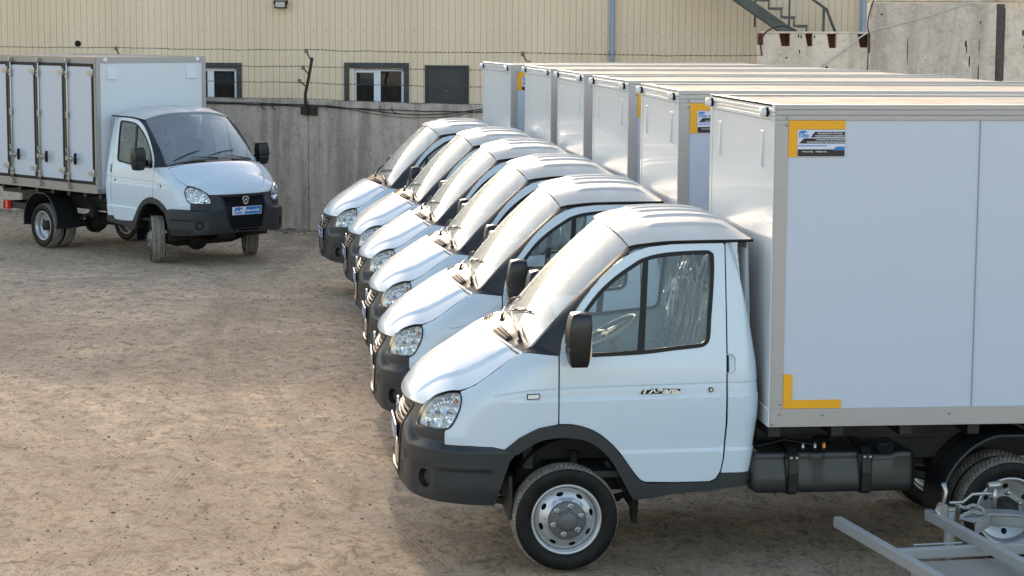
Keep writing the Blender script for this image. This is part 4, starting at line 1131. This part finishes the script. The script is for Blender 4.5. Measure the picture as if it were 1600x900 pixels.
M['cowl2']=paint('pillar_cover_black',(.006,.008,.014),.03,.5,0)
M['tankp']=paint('moulded_black_plastic',(.009,.010,.012),.12,.38,.1,(.07,.06,.05))
M['gap2']=mat('panel_joint_grey',(.30,.33,.38),.7)
M['alu3']=mat('pale_aluminium_strip',(.62,.60,.60),.4,.3)
M['anth2']=paint('dark_shutter_steel',(.022,.024,.027),.05,.45,.1)
M['brown']=concrete('brown_joint',(.12,.10,.085),(.16,.135,.115),(.06,.05,.045),2)
# ------------------------------------------------------------------ ground
def gheight(x,y):
    v=.016*noise.noise(Vector((x*.5,y*.5,1)))+.010*noise.noise(Vector((x*1.7,y*1.7,5)))+.005*noise.noise(Vector((x*5,y*5,9)))
    return v
def make_ground():
    xs=np.concatenate([[-900,-300,-100,-40,-18],np.arange(-9.5,6.01,.07),[9,14,25,60,200,900]])
    ys=np.concatenate([[-900,-300,-100,-50,-25,-14,-9],np.arange(-5,24.01,.07),[27,32,40,60,120,400,900]])
    V=[];nx,ny=len(xs),len(ys)
    for y in ys:
        for x in xs:
            f=1 if(-9.6<x<6.1 and -5.1<y<24.1) else .3
            V.append((x,y,gheight(x,y)*f-.006))
    F=[(j*nx+i,j*nx+i+1,(j+1)*nx+i+1,(j+1)*nx+i) for j in range(ny-1) for i in range(nx-1)]
    me=bpy.data.meshes.new('ground');me.from_pydata(V,[],F);me.materials.append(M['dirt']);me.polygons.foreach_set('use_smooth',[True]*len(F))
    o=bpy.data.objects.new('ground',me);C.objects.link(o);tag(o,kind='structure')
make_ground()
def pebbles(name,label,mtl,num,r0,r1,seed,region):
    rnd=random.Random(seed);mb=MB()
    ico=[(0,0,1),(.89,0,.45),(.28,.85,.45),(-.72,.53,.45),(-.72,-.53,.45),(.28,-.85,.45),(.72,.53,-.45),(-.28,.85,-.45),(-.89,0,-.45),(-.28,-.85,-.45),(.72,-.53,-.45),(0,0,-1)]
    fc=[(0,1,2),(0,2,3),(0,3,4),(0,4,5),(0,5,1),(1,6,2),(2,7,3),(3,8,4),(4,9,5),(5,10,1),(6,7,2),(7,8,3),(8,9,4),(9,10,5),(10,6,1),(6,11,7),(7,11,8),(8,11,9),(9,11,10),(10,11,6)]
    for _ in range(num):
        x,y=region(rnd)
        r=r0+(r1-r0)*rnd.random()**4;sx,sy,sz=rnd.uniform(.7,1.5),rnd.uniform(.7,1.2),rnd.uniform(.35,.75);a=rnd.random()*PI
        z=gheight(x,y)-.006+r*sz*.25;b=len(mb.V)
        for p in ico:
            j=rnd.uniform(.75,1.2);px,py=p[0]*r*sx*j,p[1]*r*sy*j
            mb.v((x+px*math.cos(a)-py*math.sin(a),y+px*math.sin(a)+py*math.cos(a),z+p[2]*r*sz*j))
        for f in fc: mb.f([b+i for i in f])
    o=mb.build(name,mtl);tag(o,label,'gravel',kind='stuff')
reg=lambda rnd:(rnd.uniform(-7,3.4),-3+rnd.random()**1.2*25)
pebbles('gravel','small dark stones and clods scattered over the dirt yard','stone',12000,.003,.014,3,reg)
def heap(rnd):
    u=rnd.uniform(-8,3);d=abs(rnd.gauss(0,.25));return(-1.27+.7848*u-.6198*d-.05,21.74-.6198*u-.7848*d-.05)
pebbles('rubble','grey rubble and crumbs lying along the foot of the concrete wall','stone',900,.012,.055,5,heap)

# ------------------------------------------------------------------ concrete yard wall
WA=math.atan2(-.6198,.7848)
wall=empty('concrete_wall',(-1.27,21.74,0),WA);tag(wall,'long stained grey concrete yard wall behind the parked trucks','wall')
u=-.17-4.3*3
while u<9:
    mb=MB();n_=18
    ztop=lambda s:2.20+.006*noise.noise(Vector((s*2,1,3)))
    P=[(u+.012,-.05)]+[(u+.012+(4.276)*i/n_,ztop(u+4.276*i/n_)) for i in range(n_+1)]+[(u+4.288,-.05)]
    mb.prism(P,0,.14,'y');mb.box(u+.012,u+4.288,-.012,0,-.05,.11)
    mb.build('wall_slab','conc',wall,bevel=.012,recalc=True)
    mb=MB();mb.box(u-.03,u+.011,.02,.18,-.05,2.17);mb.build('joint_post','conc',wall)
    u+=4.3
def wall_pt(u_,d,z): return Vector((-1.27+.7848*u_+.6198*d,21.74-.6198*u_+.7848*d,z))
# brackets that carry the barbed wire
def bracket(u0,label):
    o=empty('wire_bracket',wall_pt(u0,0,0),WA);tag(o,label,'bracket','barbed wire brackets along the wall top')
    mb=MB();mb.box(-.10,.03,-.10,-.015,1.96,2.10);mb.box(.07,.20,-.07,-.015,1.95,2.10);mb.build('base_plate','rust',o,bevel=.006)
    mb=MB();mb.tube([(-.04,-.03,1.95),(-.045,-.03,2.30),(.02,-.03,2.55),(.105,-.03,2.92)],.026,8)
    arms=[((.085,-.03,2.86),(-.02,-.03,3.03)),((.045,-.03,2.62),(-.09,-.03,2.75)),((-.005,-.03,2.42),(-.17,-.03,2.52))]
    for a,b in arms: mb.tube([a,b],.012,6)
    mb.build('post','rust',o)
    for a,b in arms:
        mb=MB();mb.lathe([(.0003,-.035),(.03,-.032),(.034,-.01),(.026,0),(.034,.012),(.030,.035),(.0003,.04)],10,b,'z');mb.build('insulator','ceram',o)
bracket(-.16,'rusty wire bracket with three insulators, above the grey wall left of the wide white-framed window')
bracket(-4.46,'rusty wire bracket with its insulator just above the roof of the truck with side doors')
bracket(4.14,'rusty wire bracket rising behind the boxes of the parked row')
# barbed wire strands
def strand(z0,lab,seed,dx):
    rnd=random.Random(seed);mb=MB();pts=[]
    hs=[-8.76,-4.46,-.16,4.14,8.5]
    for i in range(len(hs)-1):
        n_=26
        for k in range(n_):
            t=k/n_;sg=-.05*4*t*(1-t)*(.3+rnd.random()*.02)
            pts.append(wall_pt(hs[i]+dx+4.3*t,-.03,z0+sg+.018*noise.noise(Vector((hs[i]+t*9,seed,0)))))
    mb.tube(pts,.0042,5)
    for i in range(len(pts)-1):
        for q in(pts[i],(pts[i]+pts[i+1])/2):
            a=Vector((rnd.uniform(-1,1),rnd.uniform(-1,1),rnd.uniform(-1,1))).normalized()*.019
            mb.tube([q-a,q+a],.0035,4);b=Vector((a.z,a.x,-a.y));mb.tube([q-b,q+b],.0035,4)
    o=mb.build('barbed_wire','wire');tag(o,lab,'barbed wire','barbed wire strands over the wall')
strand(3.05,'uppermost strand of barbed wire, in front of the beige siding',1,-.02)
strand(2.77,'second strand of barbed wire from the top, crossing the tops of the windows',2,-.09)
strand(2.50,'third strand of barbed wire from the top, crossing the window panes',3,-.17)
strand(2.225,'lowest strand of barbed wire, running just along the wall top',4,0)
mb=MB()
for off,sg,s0 in((0,.02,0),(.03,.11,1),(.015,.15,2)):
    P=[];
    for i in range(61):
        u_=-2.6+i*.11;z=2.10+off-.03*(u_>-.4)*0-sg*math.exp(-((u_-2.0)/1.2)**2)+.012*noise.noise(Vector((u_*2,s0,0)))
        if u_>2.6: z+=.10*((u_-2.6)/1.4)**1.5*(s0>0)
        P.append(wall_pt(u_,-.03-.012*s0,z))
    mb.tube(P,.008 if s0<2 else .005,6)
for u_ in(-1.15,-.92,1.35,1.6): mb.tube([wall_pt(u_,-.05,2.14),wall_pt(u_+.02,-.06,2.06),wall_pt(u_+.10,-.06,2.03)],.008,6)
o=mb.build('power_cable','cable');tag(o,'black cables drooping along the top edge of the grey concrete wall','cable')

# ------------------------------------------------------------------ warehouse with profiled cladding
BA=-R(11);wh=empty('warehouse',(-1,26.4,0),BA);tag(wh,'large warehouse clad in beige ribbed steel sheets behind the yard wall','warehouse')
def bld_pt(u_,d,z): 
    c,s=math.cos(BA),math.sin(BA);return Vector((-1+c*u_-s*d,26.4+s*u_+c*d,z))
H=5.93
mb=MB();U0,U1=-22.0,19.0;per=.241
prof=[];x=U0
openings=[(-2.98,-1.72,.8,2.66),(.45,1.48,.8,2.67),(1.93,2.67,.8,2.68)]
while x<U1:
    prof+= [(x,0),(x+.108,0),(x+.113,.006),(x+.118,.006),(x+.1225,0),(x+.219,0),(x+.224,.016),(x+.236,.016),(x+.241,0)] if False else [(x,0),(x+.110,0),(x+.1135,.012),(x+.1195,.012),(x+.123,0),(x+.230,0),(x+.2335,.012),(x+.2385,.012)]
    x+=per
def cladrows(za,zb):
    A=[mb.v((a,b,za)) for a,b in prof];B_=[mb.v((a,b,zb)) for a,b in prof]
    return A,B_
zs=[-.1,.80,2.64,H]
rows_=[[mb.v((a,b,z)) for a,b in prof] for z in zs]
for k in range(3):
    for i in range(len(prof)-1):
        xm=(prof[i][0]+prof[i+1][0])/2
        if k==1 and any(o_[0]+.03<xm<o_[1]-.03 for o_ in openings): continue
        mb.f((rows_[k][i],rows_[k][i+1],rows_[k+1][i+1],rows_[k+1][i]))
mb.build('cladding','siding',wh,recalc=False)
mb=MB();mb.box(U0,U1,.30,14,-.1,H-.02);mb.box(U0-.1,U1+.1,-.12,.3,H-.02,H+.06);mb.build('roof_and_core','siding',wh)
mb=MB()
for z in(3.36,4.72,2.02):
    x=U0+.06
    while x<U1:
        if not(z<3 and any(a-.15<x<b+.15 for a,b,_,_ in openings)): mb.box(x-.006,x+.006,-.006,.002,z-.006+.004*math.sin(x*9),z+.006+.004*math.sin(x*9))
        x+=per
tag(mb.build('fixing_screws','gap',wh),kind='stuff')
# windows: anthracite surround, white frame, panes
def window(x0,x1,zt,gl,zb=.85):
    f=empty('window',(0,0,0),0,wh)
    mb=MB();t=.095
    mb.box(x0,x1,-.035,.03,zt-.10,zt);mb.box(x0,x0+t,-.035,.03,zb,zt-.10);mb.box(x1-t,x1,-.035,.03,zb,zt-.10);mb.box(x0,x1,-.035,.03,zb-.1,zb)
    mb.build('surround','anth',f,bevel=.004)
    mb=MB()
    for i in range(6): mb.box(lerp(x0+.05,x1-.05,i/5)-.006,lerp(x0+.05,x1-.05,i/5)+.006,-.038,-.03,zt-.03,zt-.018)
    for i in range(5):
        for xx in(x0+.04,x1-.04): mb.box(xx-.006,xx+.006,-.038,-.03,zt-.2-i*.28,zt-.188-i*.28)
    mb.build('surround_screws','galv',f)
    mb=MB();a,b=x0+t,x1-t;ti=zt-.10
    mb.box(a,b,.06,.12,ti-.06,ti);mb.box(a,a+.06,.06,.12,zb,ti);mb.box(b-.06,b,.06,.12,zb,ti);mb.box(a,b,.06,.12,zb,zb+.06)
    for (g0,g1,sash) in gl:
        s_=.05 if sash else .0
        if sash:
            mb.box(g0-.045,g1+.045,.045,.10,ti-.09,ti-.045);mb.box(g0-.045,g0,.045,.10,zb,ti-.09);mb.box(g1,g1+.045,.045,.10,zb,ti-.09)
    mb.box((gl[0][1]+.02) if len(gl)>1 else b-.05,(gl[1][0]) if len(gl)>1 else b-.04,.055,.11,zb,ti)
    mb.build('frame','upvc',f,bevel=.004)
    mb=MB();mb.box(a+.03,b-.03,.085,.09,zb+.03,ti-.03);mb.build('pane','pane',f)
    mb=MB();mb.box(a,b,.125,.14,zb-.05,zt);mb.box(a,b,.28,.29,zb,zt);mb.build('dark_room_sheet','gap',f)  # near-black sheets close behind the glass stand in for the unlit room
    return f
window(.334,1.575,2.762,[(.555,.894,1),(1.02,1.43,0)])
window(-2.98,-1.650,2.743,[(-2.75,-2.35,0),(-2.205,-1.75,0)])
sh=empty('shutter',(0,0,0),0,wh)
mb=MB();x0,x1,zt=1.881,2.723,2.723
mb.box(x0,x1,-.03,.03,zt-.045,zt);mb.box(x0,x0+.045,-.03,.03,.85,zt-.045);mb.box(x1-.045,x1,-.03,.03,.85,zt-.045);mb.build('shutter_frame','anth2',sh,bevel=.004)
mb=MB();mb.box(x0+.045,x1-.045,-.008,.02,.85,zt-.045);mb.box(x0+.07,x1-.07,-.016,-.008,.9,zt-.07);mb.box(2.295,2.315,-.022,-.016,2.23,2.245,1);mb.build('shutter_leaf',['anth2','chrome'],sh,bevel=.003)
for xx,w_ in((5.43,.10),(10.08,.11)):
    mb=MB();mb.tube([(xx,-.10,-.05),(xx,-.10,H)],w_/2,14)
    for z in(1,3,5): mb.box(xx-.07,xx+.07,-.12,0,z-.02,z+.02)
    mb.build('downpipe','pipe',wh)
fl=empty('floodlight',(0,0,0),0,wh)
mb=MB();mb.box(-.965,-.735,-.22,-.14,3.775,3.925);mb.box(-.87,-.83,-.20,0,3.95,4.02);mb.tube([(-.98,-.16,3.86),(-.98,-.16,4.0),(-.72,-.16,4.0),(-.72,-.16,3.86)],.012,6);mb.build('lamp_housing','rubber',fl,bevel=.008)
mb=MB();mb.box(-.94,-.76,-.226,-.219,3.80,3.90);mb.build('lamp_glass','alu',fl)
mb=MB();mb.lathe([(.0003,-.02),(.05,-.02),(.05,.02)],22,(-4.837,0,3.091));mb.lathe([(.05,-.024),(.058,-.024),(.058,.0)],22,(-4.837,0,3.091),mi=0);mb.build('vent_hole','gap',wh)  # no opening here: a near-black cap stands in for the shaded hole

# ------------------------------------------------------------------ outside steel stair
st=empty('steel_stair',bld_pt(0,-1.1,0),BA);tag(st,'dark green steel outside stair climbing the beige cladding','stair')
sc_=.965
def SX(u_): return u_*sc_+.25
mb=MB();sl=-.53/.81
for yy in(-.45,.45):
    a=SX(6.2);b=SX(10.3)
    za=3.97-sl*(7.706-6.2)*1.0;zb_=3.97+sl*(10.3-7.706)
    za=3.93+.6543*(7.706-6.2);zb_=3.93-.6543*(10.3-7.706)
    mb.prism([(a,za),(b,zb_),(b,zb_+.22),(a,za+.22)],yy-.03,yy+.03,'y')
mb.build('stringer','green',st,bevel=.006)
for i in range(18):
    u_=6.5+i*.235;z=3.93-.6543*(u_-7.706)+.30-.0
    mb=MB();mb.box(SX(u_)-.02,SX(u_)+.20,-.42,.42,z,z+.035);mb.box(SX(u_)+.16,SX(u_)+.19,-.42,-.39,z-.16,z);mb.box(SX(u_)+.0,SX(u_)+.18,-.48,-.45,z-.02,z+.02);mb.build('tread_step','green',st)
mb=MB()
for yy in(-.45,.45):
    mb.tube([(SX(6.3),yy,5.87),(SX(9.05),yy,4.07),(SX(9.45),yy,3.80),(SX(9.70),yy,3.20)] if yy>0 else [(SX(6.3),yy,6.2),(SX(7.4),yy,5.5)],.026,8)
for u_ in (9.40,): mb.tube([(SX(u_),.45,2.9),(SX(u_),.45,3.82)],.024,8)
for u_ in(8.1,8.75): mb.tube([(SX(u_),.45,3.6-.6543*(u_-7.9)),(SX(u_),.45,4.68-.6543*(u_-8.1))],.018,8)
mb.build('handrail','green',st)

# ------------------------------------------------------------------ stacked concrete elements on the right
CA=-R(8)
def blk_pt(u_,d,z):
    c,s=math.cos(CA),math.sin(CA);return Vector((6+c*u_-s*d,16.5+s*u_+c*d,z))
def rough_slab(name,x0,x1,z0,z1,y0,y1,m_,parent,seed,holes=()):
    rnd=random.Random(seed);mb=MB();P=[]
    n_=14
    for i in range(n_+1): P.append((lerp(x0,x1,i/n_)+rnd.uniform(-.006,.006)*(0<i<n_),z1+rnd.uniform(-.010,.004)))
    P=[(x0,z0)]+[(x0+rnd.uniform(-.006,.006),lerp(z0,z1,.3)),(x0+rnd.uniform(-.006,.006),lerp(z0,z1,.7))]+P+[(x1+rnd.uniform(-.008,.008),lerp(z0,z1,.6)),(x1,z0)]
    mb.prism(P,y0,y1,'y');return mb.build(name,m_,parent,bevel=.012)
lp=empty('notched_slab',blk_pt(0,0,0),CA);tag(lp,'low pale concrete element with four rust-red notches along its top, left of the tall slab','concrete slab')
mb=MB();x0,x1=-.86,.752;zt=3.405
nn=[(-.842,-.775,3.22),(-.555,-.395,3.19),(-.175,-.065,3.19),(.145,.285,3.165),(.595,.75,3.175)]
P=[(x0,0),(x0,3.21)]
for a,b,z in nn: P+=[(a,3.20 if a<-.8 else zt-.03),(a+.035,z),(b,z),(b,zt-.03)] if a>-.8 else [(a,3.21),(b,3.21),(b,zt-.03)]
P+=[(x1,zt-.03),(x1,0)]
P=[(x0,0),(x0,3.205),(-.775,3.205),(-.775,zt-.03)]+sum([[(a,zt-.03),(a+.04,z),(b,z),(b,zt-.03)] for a,b,z in nn[1:4]],[])+[(.595,zt-.03),(.635,3.175),(.75,3.175),(.752,3.1),(.74,2.7),(.735,0)]
mb.prism(P,0,.30,'y');mb.build('slab_body','conc2',lp,bevel=.008)
mb=MB()
for a,b,z in nn: mb.box(a-.01,b+.02,.17,.24,z-.06,zt-.032)
mb.build('notch_back','brick',lp)
mb=MB();mb.box(x0+.07,x1,-.012,.30,zt-.028,zt);mb.build('top_lip','conc2',lp,bevel=.005)
mb=MB()
for a,z,w_,h_ in((-.27,3.335,.010,.024),(-.232,3.328,.010,.026),(-.035,3.330,.009,.028),(-.44,3.02,.016,.013),(-.40,2.88,.012,.04),(.15,2.86,.022,.045),(-.25,3.11,.01,.03)):
    e=ell(a,z,w_,h_,0,10);mb.prism(e,-.002,.004,'y')
mb.build('cavities','gap',lp)  # flat near-black ovals on the face paint the shade inside small holes
lp2=empty('tall_slab',blk_pt(0,0,0),CA);tag(lp2,'tall pale grey concrete slab to the right of the notched one, a white cable across it','concrete slab')
rough_slab('slab_body',.762,2.60,0,3.83,-.06,.30,'conc3',lp2,4);
mb=MB()
for a,z,w_,h_ in((1.32,3.13,.006,.22),(2.165,3.24,.014,.05),(2.225,2.98,.010,.09),(2.36,2.80,.008,.14),(2.37,3.55,.010,.02),(.93,3.66,.02,.012),(2.18,3.16,.008,.06),(2.36,3.2,.005,.12)):
    mb.prism(ell(a,z,w_,h_,0,10),-.062,-.056,'y')
mb.build('cavities','gap',lp2)  # shade of pits and cracks painted as thin near-black ovals
mb=MB();mb.box(2.602,2.735,.02,.30,0,3.82);mb.build('joint_strip','brown',lp2,bevel=.01)
lp3=empty('edge_slab',blk_pt(0,0,0),CA);tag(lp3,'concrete slab at the right edge behind the tall slab, darker joint beside it','concrete slab')
rough_slab('slab_body',2.74,4.9,0,3.76,-.02,.30,'conc2',lp3,6);mb=MB();mb.prism(ell(3.0,3.4,.014,.05,0,10),-.022,-.016,'y');mb.prism(ell(3.02,3.2,.01,.02,0,10),-.022,-.016,'y');mb.box(3.115,3.122,-.023,-.018,2.4,3.7);mb.build('cavities','gap',lp3)  # pits and crack are near-black shapes on the face, shade as colour
lp4=empty('top_slab',blk_pt(0,0,0),CA);tag(lp4,'concrete slab with small dark holes lying on top of the tall slab','concrete slab')
rough_slab('slab_body',.86,4.6,3.85,4.25,.02,.5,'conc2',lp4,8)
mb=MB()
for i in range(12): mb.prism(ell(1.02+i*.105,3.905,.014,.022,0,10),.0135,.022,'y')
mb.build('cavities','gap',lp4)  # row of holes drawn as near-black ovals, their shade put into the colour
def cabl(pts,r,m_,lab):
    mb=MB();mb.tube([blk_pt(a,d,z) for a,d,z in crspline(pts,6)],r,6);o=mb.build('cable',m_);tag(o,lab,'cable')
cabl([(-.15,-.03,2.70),(.071,-.03,2.894),(.40,-.03,3.14),(.733,-.075,3.394),(1.1,-.075,3.50),(1.521,-.075,3.612),(2.0,-.075,3.77),(2.444,-.05,3.876),(2.9,-.02,3.92)],.011,'wcable','white cable running up across the pale concrete slabs')
cabl([(-.80,-.02,3.05),(-.825,-.03,3.20),(-.79,-.03,3.34),(-.70,-.03,3.43),(-.514,-.02,3.485),(-.35,0,3.44),(-.25,.12,3.38)],.011,'cable','black cable looping over the left end of the notched slab')
cabl([(.86,.0,3.95),(.80,-.07,3.85),(.735,-.09,3.62),(.73,-.09,3.45),(.755,-.08,3.36),(.76,-.07,3.1)],.010,'cable','black cable hanging down the left edge of the tall slab')

# ------------------------------------------------------------------ trucks
T=make_truck()
G='new white box trucks parked side by side in a row'
LAB=['nearest white box truck of the row, its whole cab side visible in the right foreground',
 'white box truck standing directly behind the nearest one, second of the row',
 'white box truck third in the row counted from the nearest',
 'white box truck fourth in the row counted from the nearest, third from the wall',
 'white box truck last but one in the row, just before the one by the wall',
 'farthest white box truck of the row, closest to the concrete wall, windscreen in shade']
TR=[[0,0,0],[-.0351,2.9665,-.0247],[.0029,5.7837,.0146],[.001,8.5817,.0066],[-.0448,11.1571,.0371],[-.2923,13.5741,.0839],[-2.9964,17.5287,2.242]]
trucks=[T]
for i in range(1,6): trucks.append(copy_tree(T))
for t_,p_,l_ in zip(trucks,TR,LAB):
    t_.location=(p_[0],p_[1],0);t_.rotation_euler=(0,0,p_[2]);tag(t_,l_,'truck',G)
# the truck with doors in its side, front wheels turned
D=copy_tree(T);D.location=(TR[6][0],TR[6][1],0);D.rotation_euler=(0,0,TR[6][2])
tag(D,'white truck with tall narrow doors along its box, front wheels turned, facing the camera','truck')
if 'group' in D: del D['group']
for ch in list(D.children):
    if ch.name.startswith('cargo_box'):
        for g in list(ch.children): bpy.data.objects.remove(g)
        bpy.data.objects.remove(ch)
    elif ch.name.startswith('wheel') and 'arch' not in ch.name and abs(ch.location.x)<.1:
        ch.rotation_euler[2]+=-R(34)
make_bread_box(D);bread_doors(D)

# ------------------------------------------------------------------ trailer frame in the lower right corner
zt=.45
tf=empty('trailer_frame',(2.2,-2.2,0),0);tag(tf,'galvanised trailer frame of square beams with a plywood floor, lower right corner','trailer')
def beam(name,a,b,w_,h_,m_='galv'):
    a,b=Vector(a),Vector(b);d=(b-a);L=d.length;d.normalize();s_=Vector((0,0,1)).cross(d).normalized()
    mt=Matrix.Identity(4);up=d.cross(s_)
    for i in range(3): mt[i][0]=d[i];mt[i][1]=s_[i];mt[i][2]=up[i];mt[i][3]=a[i]-tf.location[i]
    mb=MB();mb.box(0,L,-w_/2,w_/2,-h_/2,h_/2,mt=mt);return mb.build(name,m_,tf,bevel=.005)
beam('side_beam',(1.632,-1.42,zt-.035),(1.99,-3.9,zt-.035),.052,.066)
beam('side_beam',(2.255,-1.28,zt-.035),(2.565,-3.75,zt-.035),.052,.066)
beam('side_beam',(2.93,-1.18,zt-.02),(3.25,-3.7,zt-.035),.06,.085)
beam('cross_beam',(1.78,-2.06,zt-.085),(3.4,-1.90,zt-.085),.05,.065)
beam('edge_strip',(1.94,-2.00,zt-.045),(2.25,-1.97,zt-.045),.02,.008)
mb=MB();mb.prism([(1.93,-2.12),(3.4,-1.97),(3.6,-3.9),(2.16,-3.9)],zt-.13,zt-.118,'z',mt=Matrix.Translation(-tf.location));mb.build('floor_board','ply',tf)
mb=MB();mb.prism([(1.87,-2.12),(1.93,-2.12),(2.18,-3.9),(2.12,-3.9)],zt-.118,zt-.10,'z',mt=Matrix.Translation(-tf.location));mb.build('edge_trim','galv',tf)
mb=MB();mb.prism([(1.925,-2.125),(1.94,-2.125),(2.19,-3.9),(2.172,-3.9)],zt-.117,zt-.105,'z',mt=Matrix.Translation(-tf.location));mb.build('rubber_strip','rubber',tf)
for (x,y) in((3.0,-1.95),(3.2,-1.9),(1.95,-3.6),(2.6,-3.5)): mb=MB();mb.box(x-.03,x+.03,y-.012,y+.012,0,zt-.07,mt=Matrix.Translation(-tf.location));mb.box(x-.05,x+.05,y-.03,y+.03,0,.008,mt=Matrix.Translation(-tf.location));mb.build('support_leg','galv',tf)
mb=MB();mb.box(1.795,1.86,-2.44,-2.43,zt-.14,zt-.07,mt=Matrix.Translation(-tf.location));mb.box(1.795,1.80,-2.47,-2.43,zt-.14,zt-.07,mt=Matrix.Translation(-tf.location));mb.build('angle_bracket','galv',tf)
# drawbar plate, tube with jockey clamp, chain
TL=Matrix.Translation(-tf.location)
mb=MB();mb.prism([(2.40,-1.45),(2.56,-1.20),(2.80,-1.26),(3.25,-1.70),(3.2,-1.80),(2.78,-1.40),(2.62,-1.36),(2.46,-1.56)],zt-.03,zt-.018,'z',mt=TL);mb.prism([(2.46,-1.57),(2.62,-1.36),(2.63,-1.37),(2.47,-1.58)],zt-.10,zt-.03,'z',mt=TL);mb.build('drawbar_plate','galv',tf,bevel=.002)
beam('drawbar',(2.62,-1.28,zt-.07),(3.5,-1.72,zt-.07),.05,.07)
mb=MB();o_=-tf.location
def pt(*a): return Vector(a)+o_
mb.tube([pt(2.37,-1.36,.12),pt(2.37,-1.36,.20),pt(2.37,-1.36,.46)],[.018,.034,.034],14);mb.tube([pt(2.37,-1.36,.46),pt(2.37,-1.36,.475)],[.040,.036],14);mb.build('jockey_tube','galv',tf)
mb=MB();mb.tube([pt(2.36,-1.40,.40),pt(2.30,-1.42,.42),pt(2.27,-1.40,.47),pt(2.30,-1.36,.50),pt(2.35,-1.32,.48)],.013,8);mb.box(-.03,.03,-.02,.02,-.03,.05,mt=Matrix.Translation(pt(2.31,-1.38,.45)))
mb.tube([pt(2.33,-1.34,.48),pt(2.36,-1.30,.56),pt(2.34,-1.30,.62)],[.012,.014,.018],8);mb.tube([pt(2.37,-1.34,.50),pt(2.46,-1.33,.50),pt(2.52,-1.33,.55),pt(2.62,-1.33,.555),pt(2.66,-1.33,.55)],.011,8)
mb.tube([pt(2.665,-1.33,.46),pt(2.665,-1.33,.60)],[.016,.016],10);mb.tube([pt(2.62,-1.33,.60),pt(2.70,-1.33,.61)],.026,10);mb.build('jockey_clamp','chrome',tf)
mb=MB()
cp=[(2.40,-1.41,.50),(2.45,-1.42,.485),(2.49,-1.42,.50),(2.53,-1.42,.49),(2.57,-1.42,.46),(2.54,-1.44,.45),(2.50,-1.44,.46),(2.46,-1.45,.46),(2.42,-1.45,.44),(2.42,-1.45,.40),(2.43,-1.45,.36)]
cps=crspline([tuple(pt(*c)) for c in cp],3)
for i in range(0,len(cps)-1):
    a,b=Vector(cps[i]),Vector(cps[i+1]);d=(b-a).normalized();s_=d.cross(Vector((0,0,1)) if i%2 else Vector((0,1,.3))).normalized();c_=(a+b)/2
    mb.tube([c_+d*.020*math.cos(2*PI*k/10)+s_*.010*math.sin(2*PI*k/10) for k in range(11)],.0042,5)
mb.build('chain','chrome',tf)
fo=MB();fo.box(2.84,3.1,-1.95,-1.80,zt-.045,zt+.03);o=fo.build('foam_block','cyan',bevel=.006);tag(o,'pale blue foam block lying on the trailer frame at the right edge','foam block')
M_done=True
